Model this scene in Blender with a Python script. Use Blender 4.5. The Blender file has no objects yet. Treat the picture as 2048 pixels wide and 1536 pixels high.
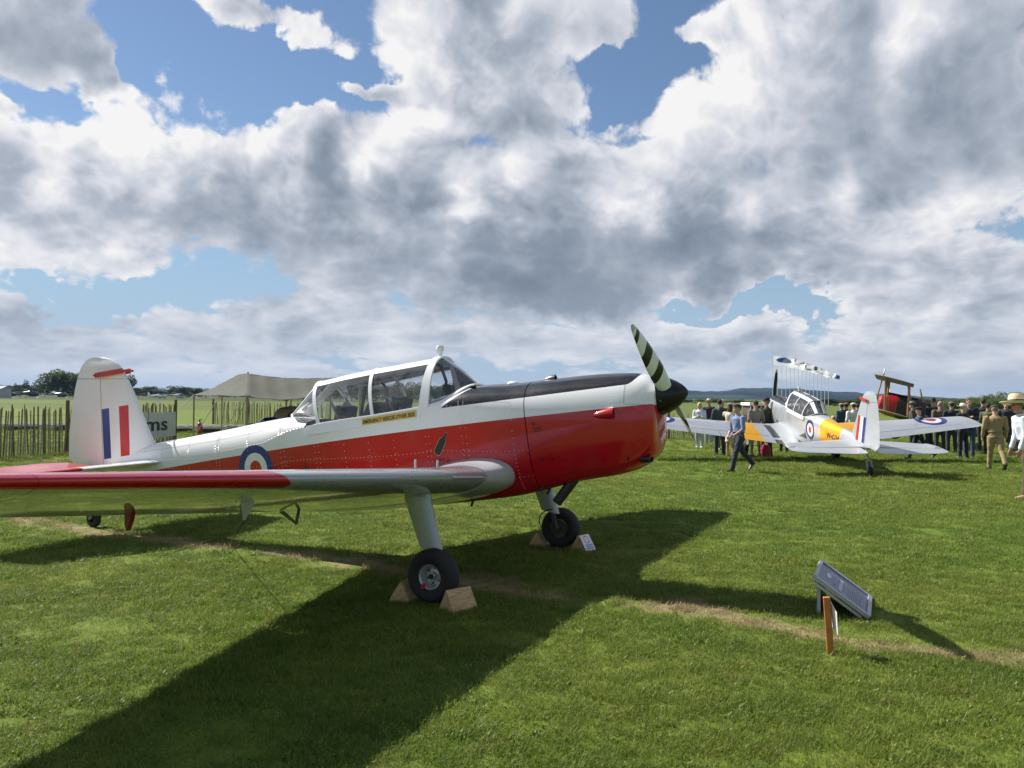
import bpy, bmesh, math, random
import numpy as np
from mathutils import Vector, Matrix
R = math.radians
rnd = random.Random(7)
scene = bpy.context.scene
col = scene.collection

# ------------------------------------------------------------------ camera
CAM_H, FPX = 1.64, 1660.0
_p, _r = R(.93), R(.45)
_fw = Vector((0, math.cos(_p), math.sin(_p)))
_u0 = Vector((0, -math.sin(_p), math.cos(_p)))
_rt = math.cos(_r) * Vector((1, 0, 0)) + math.sin(_r) * _u0
_up = -math.sin(_r) * Vector((1, 0, 0)) + math.cos(_r) * _u0
cam_data = bpy.data.cameras.new('camera')
cam = bpy.data.objects.new('camera', cam_data)
col.objects.link(cam)
M3 = Matrix((_rt, _up, -_fw)).transposed()
cam.matrix_world = Matrix.Translation((0, 0, CAM_H)) @ M3.to_4x4()
cam_data.sensor_fit = 'HORIZONTAL'
cam_data.sensor_width = 36.0
cam_data.lens = 36.0 * FPX / 2048
cam_data.clip_start = .05
cam_data.clip_end = 40000
scene.camera = cam
scene.render.resolution_x, scene.render.resolution_y = 1024, 768
scene.view_settings.view_transform = 'Standard'
scene.view_settings.look = 'None'
scene.view_settings.gamma = 1
scene.view_settings.exposure = EXPOSURE = 0.70
scene.render.engine = 'CYCLES'
scene.cycles.max_bounces = 8
scene.cycles.transparent_max_bounces = 24
scene.cycles.volume_bounces = 0

def sstep(a, b, x):
    t = min(1, max(0, (x - a) / (b - a)))
    return t * t * (3 - 2 * t)

def gz(x, y):
    """height of the field: it falls gently away to the right behind the red aeroplane"""
    return -.12 * sstep(-3, 4.5, x) * sstep(10.5, 18, y)

def ray(u, v):
    return _fw + _rt * ((u - 1024) / FPX) - _up * ((v - 768) / FPX)

def gnd(u, v):
    z = 0
    for _ in range(6):
        d = ray(u, v); k = (z - CAM_H) / d.z
        z = gz(d.x * k, d.y * k)
    return d.x * k, d.y * k, z

def at(u, v, Y):
    d = ray(u, v); k = Y / d.y
    return Vector((d.x * k, Y, CAM_H + d.z * k))

# ------------------------------------------------------------------ node helpers
class NT:
    """tiny maths language on top of a node tree"""
    def __init__(s, tree): s.t = tree
    def node(s, typ, **kw):
        n = s.t.nodes.new(typ)
        for k, v in kw.items(): setattr(n, k, v)
        return n
    def set(s, sock, v):
        if isinstance(v, V): s.t.links.new(v.s, sock)
        elif isinstance(v, bpy.types.NodeSocket): s.t.links.new(v, sock)
        elif v is not None: sock.default_value = v
    def m(s, op, a, b=None, c=None, clamp=False):
        n = s.node('ShaderNodeMath', operation=op, use_clamp=clamp)
        s.set(n.inputs[0], a)
        if b is not None: s.set(n.inputs[1], b)
        if c is not None: s.set(n.inputs[2], c)
        return V(s, n.outputs[0])
    def vm(s, op, a, b=None, scale=None):
        n = s.node('ShaderNodeVectorMath', operation=op)
        s.set(n.inputs[0], a)
        if b is not None: s.set(n.inputs[1], b)
        if scale is not None: s.set(n.inputs['Scale'], scale)
        return V(s, n.outputs['Value'] if op in ('LENGTH', 'DOT_PRODUCT', 'DISTANCE') else n.outputs[0])
    def step(s, a, b, x):
        n = s.node('ShaderNodeMapRange', interpolation_type='SMOOTHSTEP', clamp=True)
        s.set(n.inputs[0], x); s.set(n.inputs[1], a); s.set(n.inputs[2], b)
        n.inputs[3].default_value = 0; n.inputs[4].default_value = 1
        return V(s, n.outputs[0])
    def lin(s, a, b, x, o0=0, o1=1):
        n = s.node('ShaderNodeMapRange', clamp=True)
        s.set(n.inputs[0], x); s.set(n.inputs[1], a); s.set(n.inputs[2], b)
        s.set(n.inputs[3], o0); s.set(n.inputs[4], o1)
        return V(s, n.outputs[0])
    def mix(s, f, a, b):
        n = s.node('ShaderNodeMix', data_type='RGBA')
        s.set(n.inputs[0], f); s.set(n.inputs[6], rgba(a)); s.set(n.inputs[7], rgba(b))
        return V(s, n.outputs[2])
    def xyz(s, v):
        n = s.node('ShaderNodeSeparateXYZ'); s.set(n.inputs[0], v)
        return [V(s, n.outputs[i]) for i in range(3)]
    def comb(s, x, y, z):
        n = s.node('ShaderNodeCombineXYZ')
        for i, q in enumerate((x, y, z)): s.set(n.inputs[i], q)
        return V(s, n.outputs[0])
    def noise(s, vec, scale, detail=3, rough=.55, dist=0, color=False):
        n = s.node('ShaderNodeTexNoise')
        s.set(n.inputs['Vector'], vec); s.set(n.inputs['Scale'], scale)
        n.inputs['Detail'].default_value = detail; n.inputs['Roughness'].default_value = rough
        n.inputs['Distortion'].default_value = dist
        return V(s, n.outputs[1 if color else 0])
    def obj(s): return V(s, s.node('ShaderNodeTexCoord').outputs['Object'])
    def pos(s): return V(s, s.node('ShaderNodeNewGeometry').outputs['Position'])

def rgba(c):
    if isinstance(c, (tuple, list)) and len(c) == 3: return (*c, 1)
    return c

class V:
    def __init__(s, nt, sock): s.n, s.s = nt, sock
    def __add__(s, o): return s.n.m('ADD', s, o)
    __radd__ = __add__
    def __sub__(s, o): return s.n.m('SUBTRACT', s, o)
    def __rsub__(s, o): return s.n.m('SUBTRACT', o, s)
    def __mul__(s, o): return s.n.m('MULTIPLY', s, o)
    __rmul__ = __mul__
    def __truediv__(s, o): return s.n.m('DIVIDE', s, o)
    def gt(s, o): return s.n.m('GREATER_THAN', s, o)
    def lt(s, o): return s.n.m('LESS_THAN', s, o)
    def abs(s): return s.n.m('ABSOLUTE', s)
    def max(s, o): return s.n.m('MAXIMUM', s, o)
    def min(s, o): return s.n.m('MINIMUM', s, o)

def srgb(r, g, b):
    f = lambda c: ((c / 255 + .055) / 1.055) ** 2.4 if c > 10 else c / 255 / 12.92
    return (f(r), f(g), f(b))

# ------------------------------------------------------------------ world: sky + clouds
SUN_DIR = Vector((-.85, .53, .94)).normalized()       # towards the sun
sun_el = math.asin(SUN_DIR.z)
world = bpy.data.worlds.new('World')
scene.world = world
world.use_nodes = True
wt = world.node_tree; wt.nodes.clear()
W = NT(wt)
sky = W.node('ShaderNodeTexSky', sky_type='NISHITA', sun_disc=False)
sky.sun_elevation = sun_el
sky.sun_rotation = math.atan2(SUN_DIR.x, SUN_DIR.y)
sky.air_density = 1.0; sky.dust_density = .2; sky.ozone_density = 4.0
D = W.vm('NORMALIZE', V(W, W.node('ShaderNodeTexCoord').outputs['Generated']))
dx, dy, dz = W.xyz(D)
zc = dz.max(0)
inv = W.m('DIVIDE', 1, zc + .20)
lz = W.m('LOGARITHM', zc + .085, math.e)
Q0 = W.comb(dx * 2.1, dy * 2.1, lz * .86)
warp = W.vm('SUBTRACT', W.noise(Q0, 2.0, 4, .6, color=True), (.5, .5, .5))
Q = W.vm('ADD', Q0, W.vm('SCALE', warp, scale=.16))
def billow(vec, scale, octs):
    acc = None; amp = 1; sc = scale
    for k in range(octs):
        q_ = (W.noise(vec, sc, 0, .5) - .5).abs() * (2.6 * amp)
        acc = q_ if acc is None else acc + q_
        amp *= .52; sc *= 2.13
    return acc
def field(vec, octs):
    return W.noise(vec, 1.3, 2, .5) * .72 + billow(vec, 3.1, octs) * .34
h0 = field(Q, 6)
SV = Vector((-.062, .02, .062))
h1 = field(W.vm('ADD', Q, tuple(SV)), 4)
h2 = field(W.vm('ADD', Q, tuple(SV * 3.2)), 2)
n_fine = W.noise(Q, 14, 6, .62)
wob = W.vm('SUBTRACT', W.noise(D, 7, 5, .6, color=True), (.5, .5, .5))
DW = W.vm('ADD', D, W.vm('SCALE', wob, scale=.16))

def blobs(lst):
    """sum of soft directional patches: where cloud banks and clear gaps lie in this sky"""
    acc = None
    for (u, v, ru, rv, wgt) in lst:
        d = ray(u, v).normalized()
        q = W.vm('SUBTRACT', DW, tuple(d))
        q = W.vm('MULTIPLY', q, (FPX / ru, FPX / ru, FPX / rv))
        t = W.m('SUBTRACT', 1, W.vm('DOT_PRODUCT', q, q)).max(0)
        t = t * t * wgt
        acc = t if acc is None else acc + t
    return acc
cover = blobs([
    # clear gaps
    (330, 70, 260, 130, -.46), (560, 150, 230, 110, -.62), (60, 170, 130, 90, -.34), (385, 265, 110, 70, -.26),
    (1215, 165, 50, 90, -.40), (1330, 90, 110, 60, -.40), (1520, 606, 330, 28, -.44), (700, 120, 150, 90, -.3), (160, 575, 260, 40, -.36),
    (1880, 500, 260, 60, -.20), (1960, 470, 150, 50, -.20), (560, 60, 160, 70, -.2), (250, 215, 200, 40, -.2),
    # cloud banks
    (520, 330, 700, 150, .32), (1000, 470, 900, 190, .42), (1650, 350, 620, 300, .42), (1000, 90, 300, 170, .30),
    (60, 60, 190, 140, .40), (500, 10, 200, 60, .5), (900, 130, 200, 130, .30), (215, 90, 60, 90, .42), (235, 160, 60, 50, .4), (460, 110, 40, 60, .34), (420, 60, 60, 40, .25), (30, 205, 50, 35, .45), (1090, 600, 300, 70, .34), (1130, 270, 170, 110, .34), (1060, 150, 110, 120, .3), (1440, 30, 120, 60, .3), (1240, 330, 260, 60, .25), (960, 240, 120, 60, .25), (1940, 600, 230, 70, .36), (620, 600, 260, 60, .36), (760, 160, 160, 70, .3), (1330, 230, 160, 50, .25), (1500, 20, 260, 80, .3), (40, 640, 200, 30, .3), (1010, 700, 220, 60, .35), (1600, 690, 600, 40, .2), (1450, 640, 160, 26, .3), (200, 430, 500, 110, .30), (1750, 60, 500, 150, .3),
    (1600, 690, 700, 50, .15), (500, 660, 800, 60, .22), (710, 165, 110, 40, .5), (350, 130, 50, 50, .55), (1650, 500, 400, 110, .2)])
dark = blobs([(900, 540, 620, 120, .55), (1450, 520, 520, 110, .55), (1120, 600, 330, 70, .45), (330, 430, 420, 80, .32), (1820, 230, 460, 190, .46),
              (60, 60, 190, 120, .5), (1150, 45, 260, 90, .16), (700, 640, 400, 50, .16), (120, 620, 300, 50, .05), (700, 400, 300, 90, .2),
              (1500, 215, 260, 130, -.30), (400, 260, 500, 80, -.25), (1260, 440, 110, 60, -.22), (700, 230, 260, 40, -.25), (1650, 640, 500, 35, -.2)])
low = W.lin(.02, .13, dz, 1, 0)
c = h0 + n_fine * .17 + cover * .75 + low * .12 - .03
T0 = .598
alpha = W.step(T0, T0 + .115, c)
thick = W.step(T0 + .02, T0 + .42, c)
slope = (h0 - h1) * 1.45 + (h0 - h2) * .16
lum = .81 - thick * .19 - dark * .50 + slope * (1 - dark * .72) * (1 - low * .35) - low * .06 + (n_fine - .5) * .05 + low * .02
lum = W.m('MINIMUM', W.m('MAXIMUM', lum, .16), .99)
cl = W.node('ShaderNodeValToRGB'); e = cl.color_ramp.elements
e[0].position = .15; e[0].color = (*srgb(118, 130, 147), 1)
e[1].position = .95; e[1].color = (*srgb(247, 246, 246), 1)
for p_, c_ in ((.35, (140, 152, 167)), (.55, (176, 184, 197)), (.75, (214, 217, 226))):
    k_ = e.new(p_); k_.color = (*srgb(*c_), 1)
W.set(cl.inputs[0], lum)
SKY_STR = .062
DISP = 2 ** -EXPOSURE / SKY_STR
clcol = W.vm('SCALE', V(W, cl.outputs[0]), scale=DISP)
# low clouds pale into the horizon air
skc = W.mix(W.lin(.05, .30, dz, .9, .05), V(W, sky.outputs[0]), tuple(c_ * DISP for c_ in srgb(160, 190, 216)))
hazeband = W.lin(0, .15, dz, .45, 0)
base = W.mix(alpha, skc, clcol)
base = W.mix(hazeband, base, tuple(c_ * DISP for c_ in srgb(190, 203, 216)))
base = W.mix(W.lin(.0, .03, dz, .8, 0), base, tuple(c_ * DISP for c_ in srgb(192, 205, 217)))
bg = W.node('ShaderNodeBackground'); W.set(bg.inputs[0], base); bg.inputs[1].default_value = SKY_STR
wo = W.node('ShaderNodeOutputWorld'); wt.links.new(bg.outputs[0], wo.inputs[0])
world.cycles.sampling_method = 'MANUAL'; world.cycles.sample_map_resolution = 512

sun_data = bpy.data.lights.new('sun', 'SUN')
sun = bpy.data.objects.new('sun', sun_data); col.objects.link(sun)
sun_data.energy = 5.0; sun_data.angle = R(.53); sun_data.color = (1, .955, .88)
sun.rotation_euler = SUN_DIR.to_track_quat('Z', 'Y').to_euler()

# ------------------------------------------------------------------ object helpers
def link(o, parent=None):
    col.objects.link(o)
    if parent is not None: o.parent = parent
    return o

def tag(o, label=None, cat=None, group=None, kind=None):
    if label: o['label'] = label
    if cat: o['category'] = cat
    if group: o['group'] = group
    if kind: o['kind'] = kind
    return o

def thing(name, label, cat, loc=(0, 0, 0), rz=0, group=None):
    o = bpy.data.objects.new(name, None); o.empty_display_size = .2
    col.objects.link(o); o.location = loc; o.rotation_euler = (0, 0, rz)
    return tag(o, label, cat, group)

def obj(name, verts, faces, mat, parent=None, smooth=True, mi=None, loc=None):
    me = bpy.data.meshes.new(name)
    me.from_pydata([tuple(v) for v in verts], [], faces)
    mats = mat if isinstance(mat, (list, tuple)) else [mat]
    for m_ in mats: me.materials.append(m_)
    if mi is not None: me.polygons.foreach_set('material_index', mi)
    me.polygons.foreach_set('use_smooth', [smooth] * len(me.polygons))
    me.update()
    o = bpy.data.objects.new(name, me); link(o, parent)
    if loc is not None: o.location = loc
    return o

def recalc(o):
    bm = bmesh.new(); bm.from_mesh(o.data)
    bmesh.ops.recalc_face_normals(bm, faces=bm.faces); bm.to_mesh(o.data); bm.free()
    if len(o.data.polygons) and o.data.polygons[0].use_smooth: o.data.set_sharp_from_angle(angle=R(48))
    return o

def sharp(o, ang=35):
    """flat-shade across sharp edges"""
    try: o.data.set_sharp_from_angle(angle=R(ang))
    except Exception: pass
    return o

class MB:
    """collects simple solids and links them as one mesh"""
    def __init__(s): s.v, s.f, s.mi, s.cuts = [], [], [], []
    def add(s, vs, fs, mi=0):
        b = len(s.v); s.cuts.append((len(s.v), len(s.f))); s.v += [Vector(v) for v in vs]; s.f += [tuple(i + b for i in f) for f in fs]; s.mi += [mi] * len(fs)
        return s
    def box(s, c, size, rot=None, mi=0):
        hx, hy, hz_ = [q / 2 for q in size]
        vs = [Vector((x, y, z)) for z in (-hz_, hz_) for x, y in ((-hx, -hy), (hx, -hy), (hx, hy), (-hx, hy))]
        if rot is not None: vs = [rot @ v for v in vs]
        vs = [v + Vector(c) for v in vs]
        return s.add(vs, [(3, 2, 1, 0), (4, 5, 6, 7), (0, 1, 5, 4), (1, 2, 6, 5), (2, 3, 7, 6), (3, 0, 4, 7)], mi)
    def bar(s, a, b, w, t=None, up=(0, 0, 1), mi=0):
        a, b = Vector(a), Vector(b); t = t or w
        d = (b - a); L_ = d.length; d = d / L_; upv = Vector(up)
        x = d.cross(upv)
        if x.length < 1e-4: x = d.cross(Vector((1, 0, 0)))
        x.normalize(); y = x.cross(d).normalized()
        vs = [p + x * (sx * w / 2) + y * (sy * t / 2) for p in (a, b) for sx, sy in ((-1, -1), (1, -1), (1, 1), (-1, 1))]
        return s.add(vs, [(3, 2, 1, 0), (4, 5, 6, 7), (0, 1, 5, 4), (1, 2, 6, 5), (2, 3, 7, 6), (3, 0, 4, 7)], mi)
    def tube(s, pts, rad, n=8, mi=0, cap=True, ell=None):
        pts = [Vector(p) for p in pts]
        rad = rad if isinstance(rad, (list, tuple)) else [rad] * len(pts)
        rings = []; ref = None
        for i, p in enumerate(pts):
            d = (pts[min(i + 1, len(pts) - 1)] - pts[max(i - 1, 0)]).normalized()
            if ref is None:
                ref = Vector((0, 0, 1)) if abs(d.z) < .9 else Vector((1, 0, 0))
            x = (ref - d * ref.dot(d)).normalized(); y = d.cross(x); ref = x
            e = ell or (1, 1)
            rings.append([p + x * math.cos(2 * math.pi * k / n) * rad[i] * e[0] + y * math.sin(2 * math.pi * k / n) * rad[i] * e[1] for k in range(n)])
        vs = [v for r_ in rings for v in r_]
        fs = [(i * n + k, i * n + (k + 1) % n, (i + 1) * n + (k + 1) % n, (i + 1) * n + k) for i in range(len(rings) - 1) for k in range(n)]
        if cap: fs += [tuple(range(n))[::-1], tuple(range((len(rings) - 1) * n, len(rings) * n))]
        return s.add(vs, fs, mi)
    def lathe(s, prof, origin=(0, 0, 0), axis='y', n=24, mi=0):
        """prof: (radius, height) pairs turned round an axis"""
        o_ = Vector(origin); vs = []
        for r_, h_ in prof:
            for k in range(n):
                a = 2 * math.pi * k / n; c_, s_ = math.cos(a) * r_, math.sin(a) * r_
                vs.append(o_ + (Vector((c_, h_, s_)) if axis == 'y' else Vector((c_, s_, h_)) if axis == 'z' else Vector((h_, c_, s_))))
        fs = [(i * n + k, i * n + (k + 1) % n, (i + 1) * n + (k + 1) % n, (i + 1) * n + k) for i in range(len(prof) - 1) for k in range(n)]
        return s.add(vs, fs, mi)
    def build(s, name, mat, parent=None, smooth=True, fix=True, ang=35):
        o = obj(name, s.v, s.f, mat, parent, smooth, s.mi)
        if fix: recalc(o)
        if smooth: sharp(o, ang)
        return o
    def each(s, name, mat, parent=None, smooth=True, fix=True, ang=35):
        """every added solid becomes an object of its own"""
        out = []; cuts = s.cuts + [(len(s.v), len(s.f))]
        for (v0, f0), (v1, f1) in zip(cuts[:-1], cuts[1:]):
            o = obj(name, s.v[v0:v1], [tuple(i - v0 for i in f) for f in s.f[f0:f1]], mat, parent, smooth, s.mi[f0:f1])
            if fix: recalc(o)
            if smooth: sharp(o, ang)
            out.append(o)
        return out

def loft(rings, closed=True, cap0=False, cap1=False):
    n = len(rings[0]); vs = [v for r_ in rings for v in r_]; fs = []
    for i in range(len(rings) - 1):
        for k in range(n if closed else n - 1):
            k2 = (k + 1) % n
            fs.append((i * n + k, i * n + k2, (i + 1) * n + k2, (i + 1) * n + k))
    if cap0: fs.append(tuple(range(n))[::-1])
    if cap1: fs.append(tuple(range((len(rings) - 1) * n, len(rings) * n)))
    return vs, fs

def interp(tab, x):
    """smooth (monotone cubic) interpolation through sorted (x, value) pairs"""
    if x <= tab[0][0]: return tab[0][1]
    if x >= tab[-1][0]: return tab[-1][1]
    i = max(k for k in range(len(tab) - 1) if tab[k][0] <= x)
    def slope(j):
        if j == 0 or j == len(tab) - 1:
            a, b = (0, 1) if j == 0 else (-2, -1)
            return (tab[b][1] - tab[a][1]) / (tab[b][0] - tab[a][0])
        d0 = (tab[j][1] - tab[j - 1][1]) / (tab[j][0] - tab[j - 1][0]); d1 = (tab[j + 1][1] - tab[j][1]) / (tab[j + 1][0] - tab[j][0])
        return 0 if d0 * d1 <= 0 else 2 * d0 * d1 / (d0 + d1)
    h_ = tab[i + 1][0] - tab[i][0]; t = (x - tab[i][0]) / h_
    m0, m1 = slope(i) * h_, slope(i + 1) * h_
    return (2*t**3-3*t*t+1)*tab[i][1] + (t**3-2*t*t+t)*m0 + (-2*t**3+3*t*t)*tab[i+1][1] + (t**3-t*t)*m1

# ------------------------------------------------------------------ materials
def mat_new(name):
    m_ = bpy.data.materials.new(name); m_.use_nodes = True; m_.node_tree.nodes.clear()
    nt = NT(m_.node_tree)
    b = nt.node('ShaderNodeBsdfPrincipled'); o_ = nt.node('ShaderNodeOutputMaterial')
    nt.t.links.new(b.outputs[0], o_.inputs[0])
    return m_, nt, b, o_

def bump(nt, b, height, strength=.3, dist=.01):
    n = nt.node('ShaderNodeBump'); n.inputs['Strength'].default_value = strength; n.inputs['Distance'].default_value = dist
    nt.set(n.inputs['Height'], height); nt.t.links.new(n.outputs[0], b.inputs['Normal'])

_cache = {}
def plain(color, rough=.6, metal=0, coat=0, spec=.5, var=.12, scale=6, bumpy=0, name=None, sheen=0):
    key = (tuple(color), rough, metal, coat, var, scale, bumpy, sheen, spec)
    if key in _cache: return _cache[key]
    m_, nt, b, _ = mat_new(name or 'surface')
    ns = nt.noise(nt.obj(), scale, 4, .6)
    nt.set(b.inputs['Base Color'], nt.mix(nt.lin(.3, .7, ns), tuple(c * (1 - var) for c in color), tuple(min(1, c * (1 + var)) for c in color)))
    nt.set(b.inputs['Roughness'], nt.lin(.3, .7, ns, rough * .92, min(1, rough * 1.08)))
    b.inputs['Metallic'].default_value = metal; b.inputs['Specular IOR Level'].default_value = spec
    b.inputs['Coat Weight'].default_value = coat; b.inputs['Coat Roughness'].default_value = .06
    b.inputs['Sheen Weight'].default_value = sheen
    if bumpy: bump(nt, b, nt.noise(nt.obj(), scale * 2.5, 5, .6), bumpy, .02)
    _cache[key] = m_
    return m_

def text_mesh(txt, size=1, bold=0, spacing=1.0):
    cu = bpy.data.curves.new('lettering', 'FONT'); cu.body = txt; cu.size = size; cu.offset = bold
    cu.align_x = 'LEFT'; cu.space_character = spacing; cu.resolution_u = 3
    ob = bpy.data.objects.new('lettering', cu); col.objects.link(ob)
    dg = bpy.context.evaluated_depsgraph_get()
    me = bpy.data.meshes.new_from_object(ob.evaluated_get(dg))
    bpy.data.objects.remove(ob); bpy.data.curves.remove(cu)
    vs = [v.co.copy() for v in me.vertices]; fs = [tuple(p.vertices) for p in me.polygons]
    bpy.data.meshes.remove(me)
    return vs, fs

# ------------------------------------------------------------------ the low-wing trainer
# coordinates: x forward, y port (left), z up, origin on the ground between the main wheels,
# the aeroplane sitting tail down on its three wheels
TH = R(8.0); CT, ST = math.cos(TH), math.sin(TH)
def to_b(s, z): return s * CT + z * ST, -s * ST + z * CT
def fr_b(x, z): return x * CT - z * ST, x * ST + z * CT
def tabb(lst): return sorted(to_b(s, z) for s, z in lst)
TOP = tabb([(1.50, 1.77), (1.455, 1.815), (1.38, 1.85), (1.25, 1.867), (.926, 1.858), (.514, 1.819), (.186, 1.782), (-.316, 1.748), (-.60, 1.655), (-.80, 1.575),
            (-1.2, 1.50), (-1.8, 1.43), (-2.15, 1.40), (-2.35, 1.415), (-2.6, 1.405), (-2.931, 1.352), (-3.358, 1.272), (-4.032, 1.155), (-4.569, 1.065), (-5.0, .965), (-5.45, .845)])
BOT = tabb([(1.56, 1.15), (1.50, 1.09), (1.44, 1.05), (1.3, .998), (.8, .895), (.1, .71), (-.58, .60), (-1.2, .53), (-2, .49), (-3, .51), (-4, .56), (-5, .635), (-5.45, .70)])
SHO = tabb([(1.52, 1.47), (1.2, 1.46), (.5, 1.47), (0, 1.50), (-.3, 1.53), (-.66, 1.54), (-1.27, 1.44), (-1.93, 1.347), (-2.25, 1.29), (-2.8, 1.10), (-3.5, .98), (-4.5, .88), (-5.45, .78)])
WID = [(-5.28, .035), (-4.8, .085), (-4, .15), (-3, .235), (-2, .315), (-1.4, .345), (-1, .355), (0, .358), (.5, .35), (1.0, .34), (1.4, .325), (1.6, .295), (1.68, .262), (1.72, .235)]
NUP = [(-5, 2.0), (-2.2, 2.1), (-.6, 2.2), (.5, 2.2), (1.7, 2.4)]
NLO = [(-5, 2.1), (-2.5, 2.6), (0, 3.2), (.7, 3.2), (1.7, 3.0)]
NS_UP, NS_LO = 22, 22
X0, X1 = -5.27, 1.715
CK0, CK1 = to_b(-2.12, 1.2)[0], to_b(-.74, 1.4)[0]       # open cockpit between these stations
COWL_X = to_b(.335, 1.5)[0]

def fus_pt(xb, a, grow=0):
    """a: 0 starboard shoulder, pi/2 top, pi port shoulder, up to 2 pi round the belly"""
    w = interp(WID, xb); zs = interp(SHO, xb); zt = interp(TOP, xb); zb = interp(BOT, xb)
    zs = min(zs, zt - .02)
    c_, s_ = math.cos(a), math.sin(a)
    n = interp(NUP, xb) if s_ >= 0 else interp(NLO, xb)
    y = -math.copysign(abs(c_) ** (2 / n), c_) * (w + grow)
    zz = zs + (abs(s_) ** (2 / n)) * ((zt - zs + grow) if s_ >= 0 else -(zs - zb + grow))
    s, z = fr_b(xb, zz)
    if xb > 1.2: s -= min(1, (xb - 1.2) / .5) * .105 * max(0, 1.85 - z) / .75
    return Vector((s, y, z))

def side_l(s, z):
    """half width of the fuselage at a point of its side"""
    xb, zb_ = to_b(s, z)
    w = interp(WID, xb); zs = interp(SHO, xb); zt = interp(TOP, xb); zo = interp(BOT, xb)
    up = zb_ > zs
    n = interp(NUP, xb) if up else interp(NLO, xb)
    q = (zb_ - zs) / (zt - zs) if up else (zs - zb_) / (zs - zo)
    q = min(.999, max(0, q))
    return w * (1 - q ** n) ** (1 / n)

def fus_angles():
    return [math.pi * k / NS_UP for k in range(NS_UP)] + [math.pi + math.pi * k / NS_LO for k in range(NS_LO)]

def fus_mesh(x_a, x_b, step, name, mat, parent, skip=None, cap0=False, cap1=False):
    n = max(2, int((x_b - x_a) / step)); xs = [x_a + (x_b - x_a) * i / n for i in range(n + 1)]
    if skip:
        for q in skip: xs = [x for x in xs if abs(x - q) > step * .45] + [q]
        xs = sorted(xs)
    an = fus_angles(); N = len(an)
    rings = [[fus_pt(x, a) for a in an] for x in xs]
    vs, _ = loft(rings); fs = []
    for i in range(len(xs) - 1):
        for k in range(N):
            xm = (xs[i] + xs[i + 1]) / 2
            if skip and skip[0] < xm < skip[1] and k < NS_UP: continue
            fs.append((i * N + k, i * N + (k + 1) % N, (i + 1) * N + (k + 1) % N, (i + 1) * N + k))
    if cap0: fs.append(tuple(range(N)))
    if cap1:
        b = (len(xs) - 1) * N; c_ = sum((vs[b + k] for k in range(N)), Vector()) / N
        prev = b; 
        for f_, push in ((.93, .010), (.75, .016), (.4, .018)):
            st = len(vs); vs += [c_ + (vs[b + k] - c_) * f_ + Vector((push, 0, push * .14)) for k in range(N)]
            fs += [(prev + k, prev + (k + 1) % N, st + (k + 1) % N, st + k) for k in range(N)]
            prev = st
        fs.append(tuple(prev + k for k in range(N)))
    o = obj(name, vs, fs, mat, parent); recalc(o)
    return o

# canopy: list of (base s, base z, top s, top z)
CAN = [(-.585, 1.535, -.300, 1.765), (-.63, 1.54, -.50, 1.905), (-.705, 1.532, -.705, 2.026), (-1.0, 1.482, -1.03, 1.978), (-1.28, 1.438, -1.42, 1.922),
       (-1.62, 1.392, -1.78, 1.862), (-1.94, 1.345, -2.13, 1.792), (-2.17, 1.30, -2.50, 1.43)]
CW = [.338, .345, .35, .35, .35, .345, .335, .27]
def can_pt(p, a, grow=0):
    i = min(len(CAN) - 2, int(p)); t = p - i
    q = [CAN[i][k] * (1 - t) + CAN[i + 1][k] * t for k in range(4)]; w = CW[i] * (1 - t) + CW[i + 1] * t
    c_, s_ = math.cos(a), math.sin(a); n = 2.5
    cy = math.copysign(abs(c_) ** (2 / n), c_); h_ = abs(s_) ** (2 / n)
    y = -(w + grow) * cy
    y *= 1 - .16 * h_
    return Vector((q[0] + (q[2] - q[0]) * h_, y, q[1] + (q[3] - q[1] + grow) * h_))

def strip_mesh(pts_in, pts_out_fn): pass

def can_arc(mb, p, hw0, hw1, t=.010, a0=0, a1=math.pi, n=26):
    """bar over the canopy: half width hw0 at the rail, hw1 at the top"""
    rows = []
    for k in range(n + 1):
        a = a0 + (a1 - a0) * k / n; hw = hw0 + (hw1 - hw0) * math.sin(a)
        o_, i_ = can_pt(p, a, t), can_pt(p, a, -.004)
        rows.append([o_ + Vector((-hw, 0, 0)), o_ + Vector((hw, 0, 0)), i_ + Vector((hw, 0, 0)), i_ + Vector((-hw, 0, 0))])
    vs, fs = loft(rows, True, True, True); mb.add(vs, fs)

def can_long(mb, a0, a1, p0, p1, t=.008, n=30):
    """lengthwise bar between two arc angles"""
    rows = []
    for k in range(n + 1):
        p = p0 + (p1 - p0) * k / n
        rows.append([can_pt(p, a0, t), can_pt(p, (a0 + a1) / 2, t + .003), can_pt(p, a1, t), can_pt(p, a1, -.004), can_pt(p, a0, -.004)])
    vs, fs = loft(rows, True, True, True); mb.add(vs, fs)

# wing
SINC = math.sin(R(12.3)); CINC = math.cos(R(12.3))
def w_le(l): return .165 - .052 * (l - .45), .922 + .0775 * (l - .45)
def w_ch(l): return 1.93 - .188 * (l - .45)
def foil(t, c, thick, camber=.02):
    """half thickness and camber at chord fraction c"""
    yt = 5 * thick * (.2969 * math.sqrt(max(c, 0)) - .126 * c - .3516 * c * c + .2843 * c ** 3 - .1036 * c ** 4)
    yc = camber * (1 - ((c - .4) / (.6 if c > .4 else .4)) ** 2)
    return yc + t * yt
def wing_pt(l, c, t, sgn, cut=None, grow=0, thick_mul=1, le_add=0):
    s0, z0 = w_le(l); ch = w_ch(l); s0 += le_add; ch += le_add
    th = (.155 - .008 * (l - .45)) * thick_mul
    if cut: s0, z0, ch, th = cut
    h_ = foil(t, c, th) * ch + t * grow
    return Vector((s0 - c * ch * CINC + h_ * SINC, sgn * l, z0 - c * ch * SINC + h_ * CINC))
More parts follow.
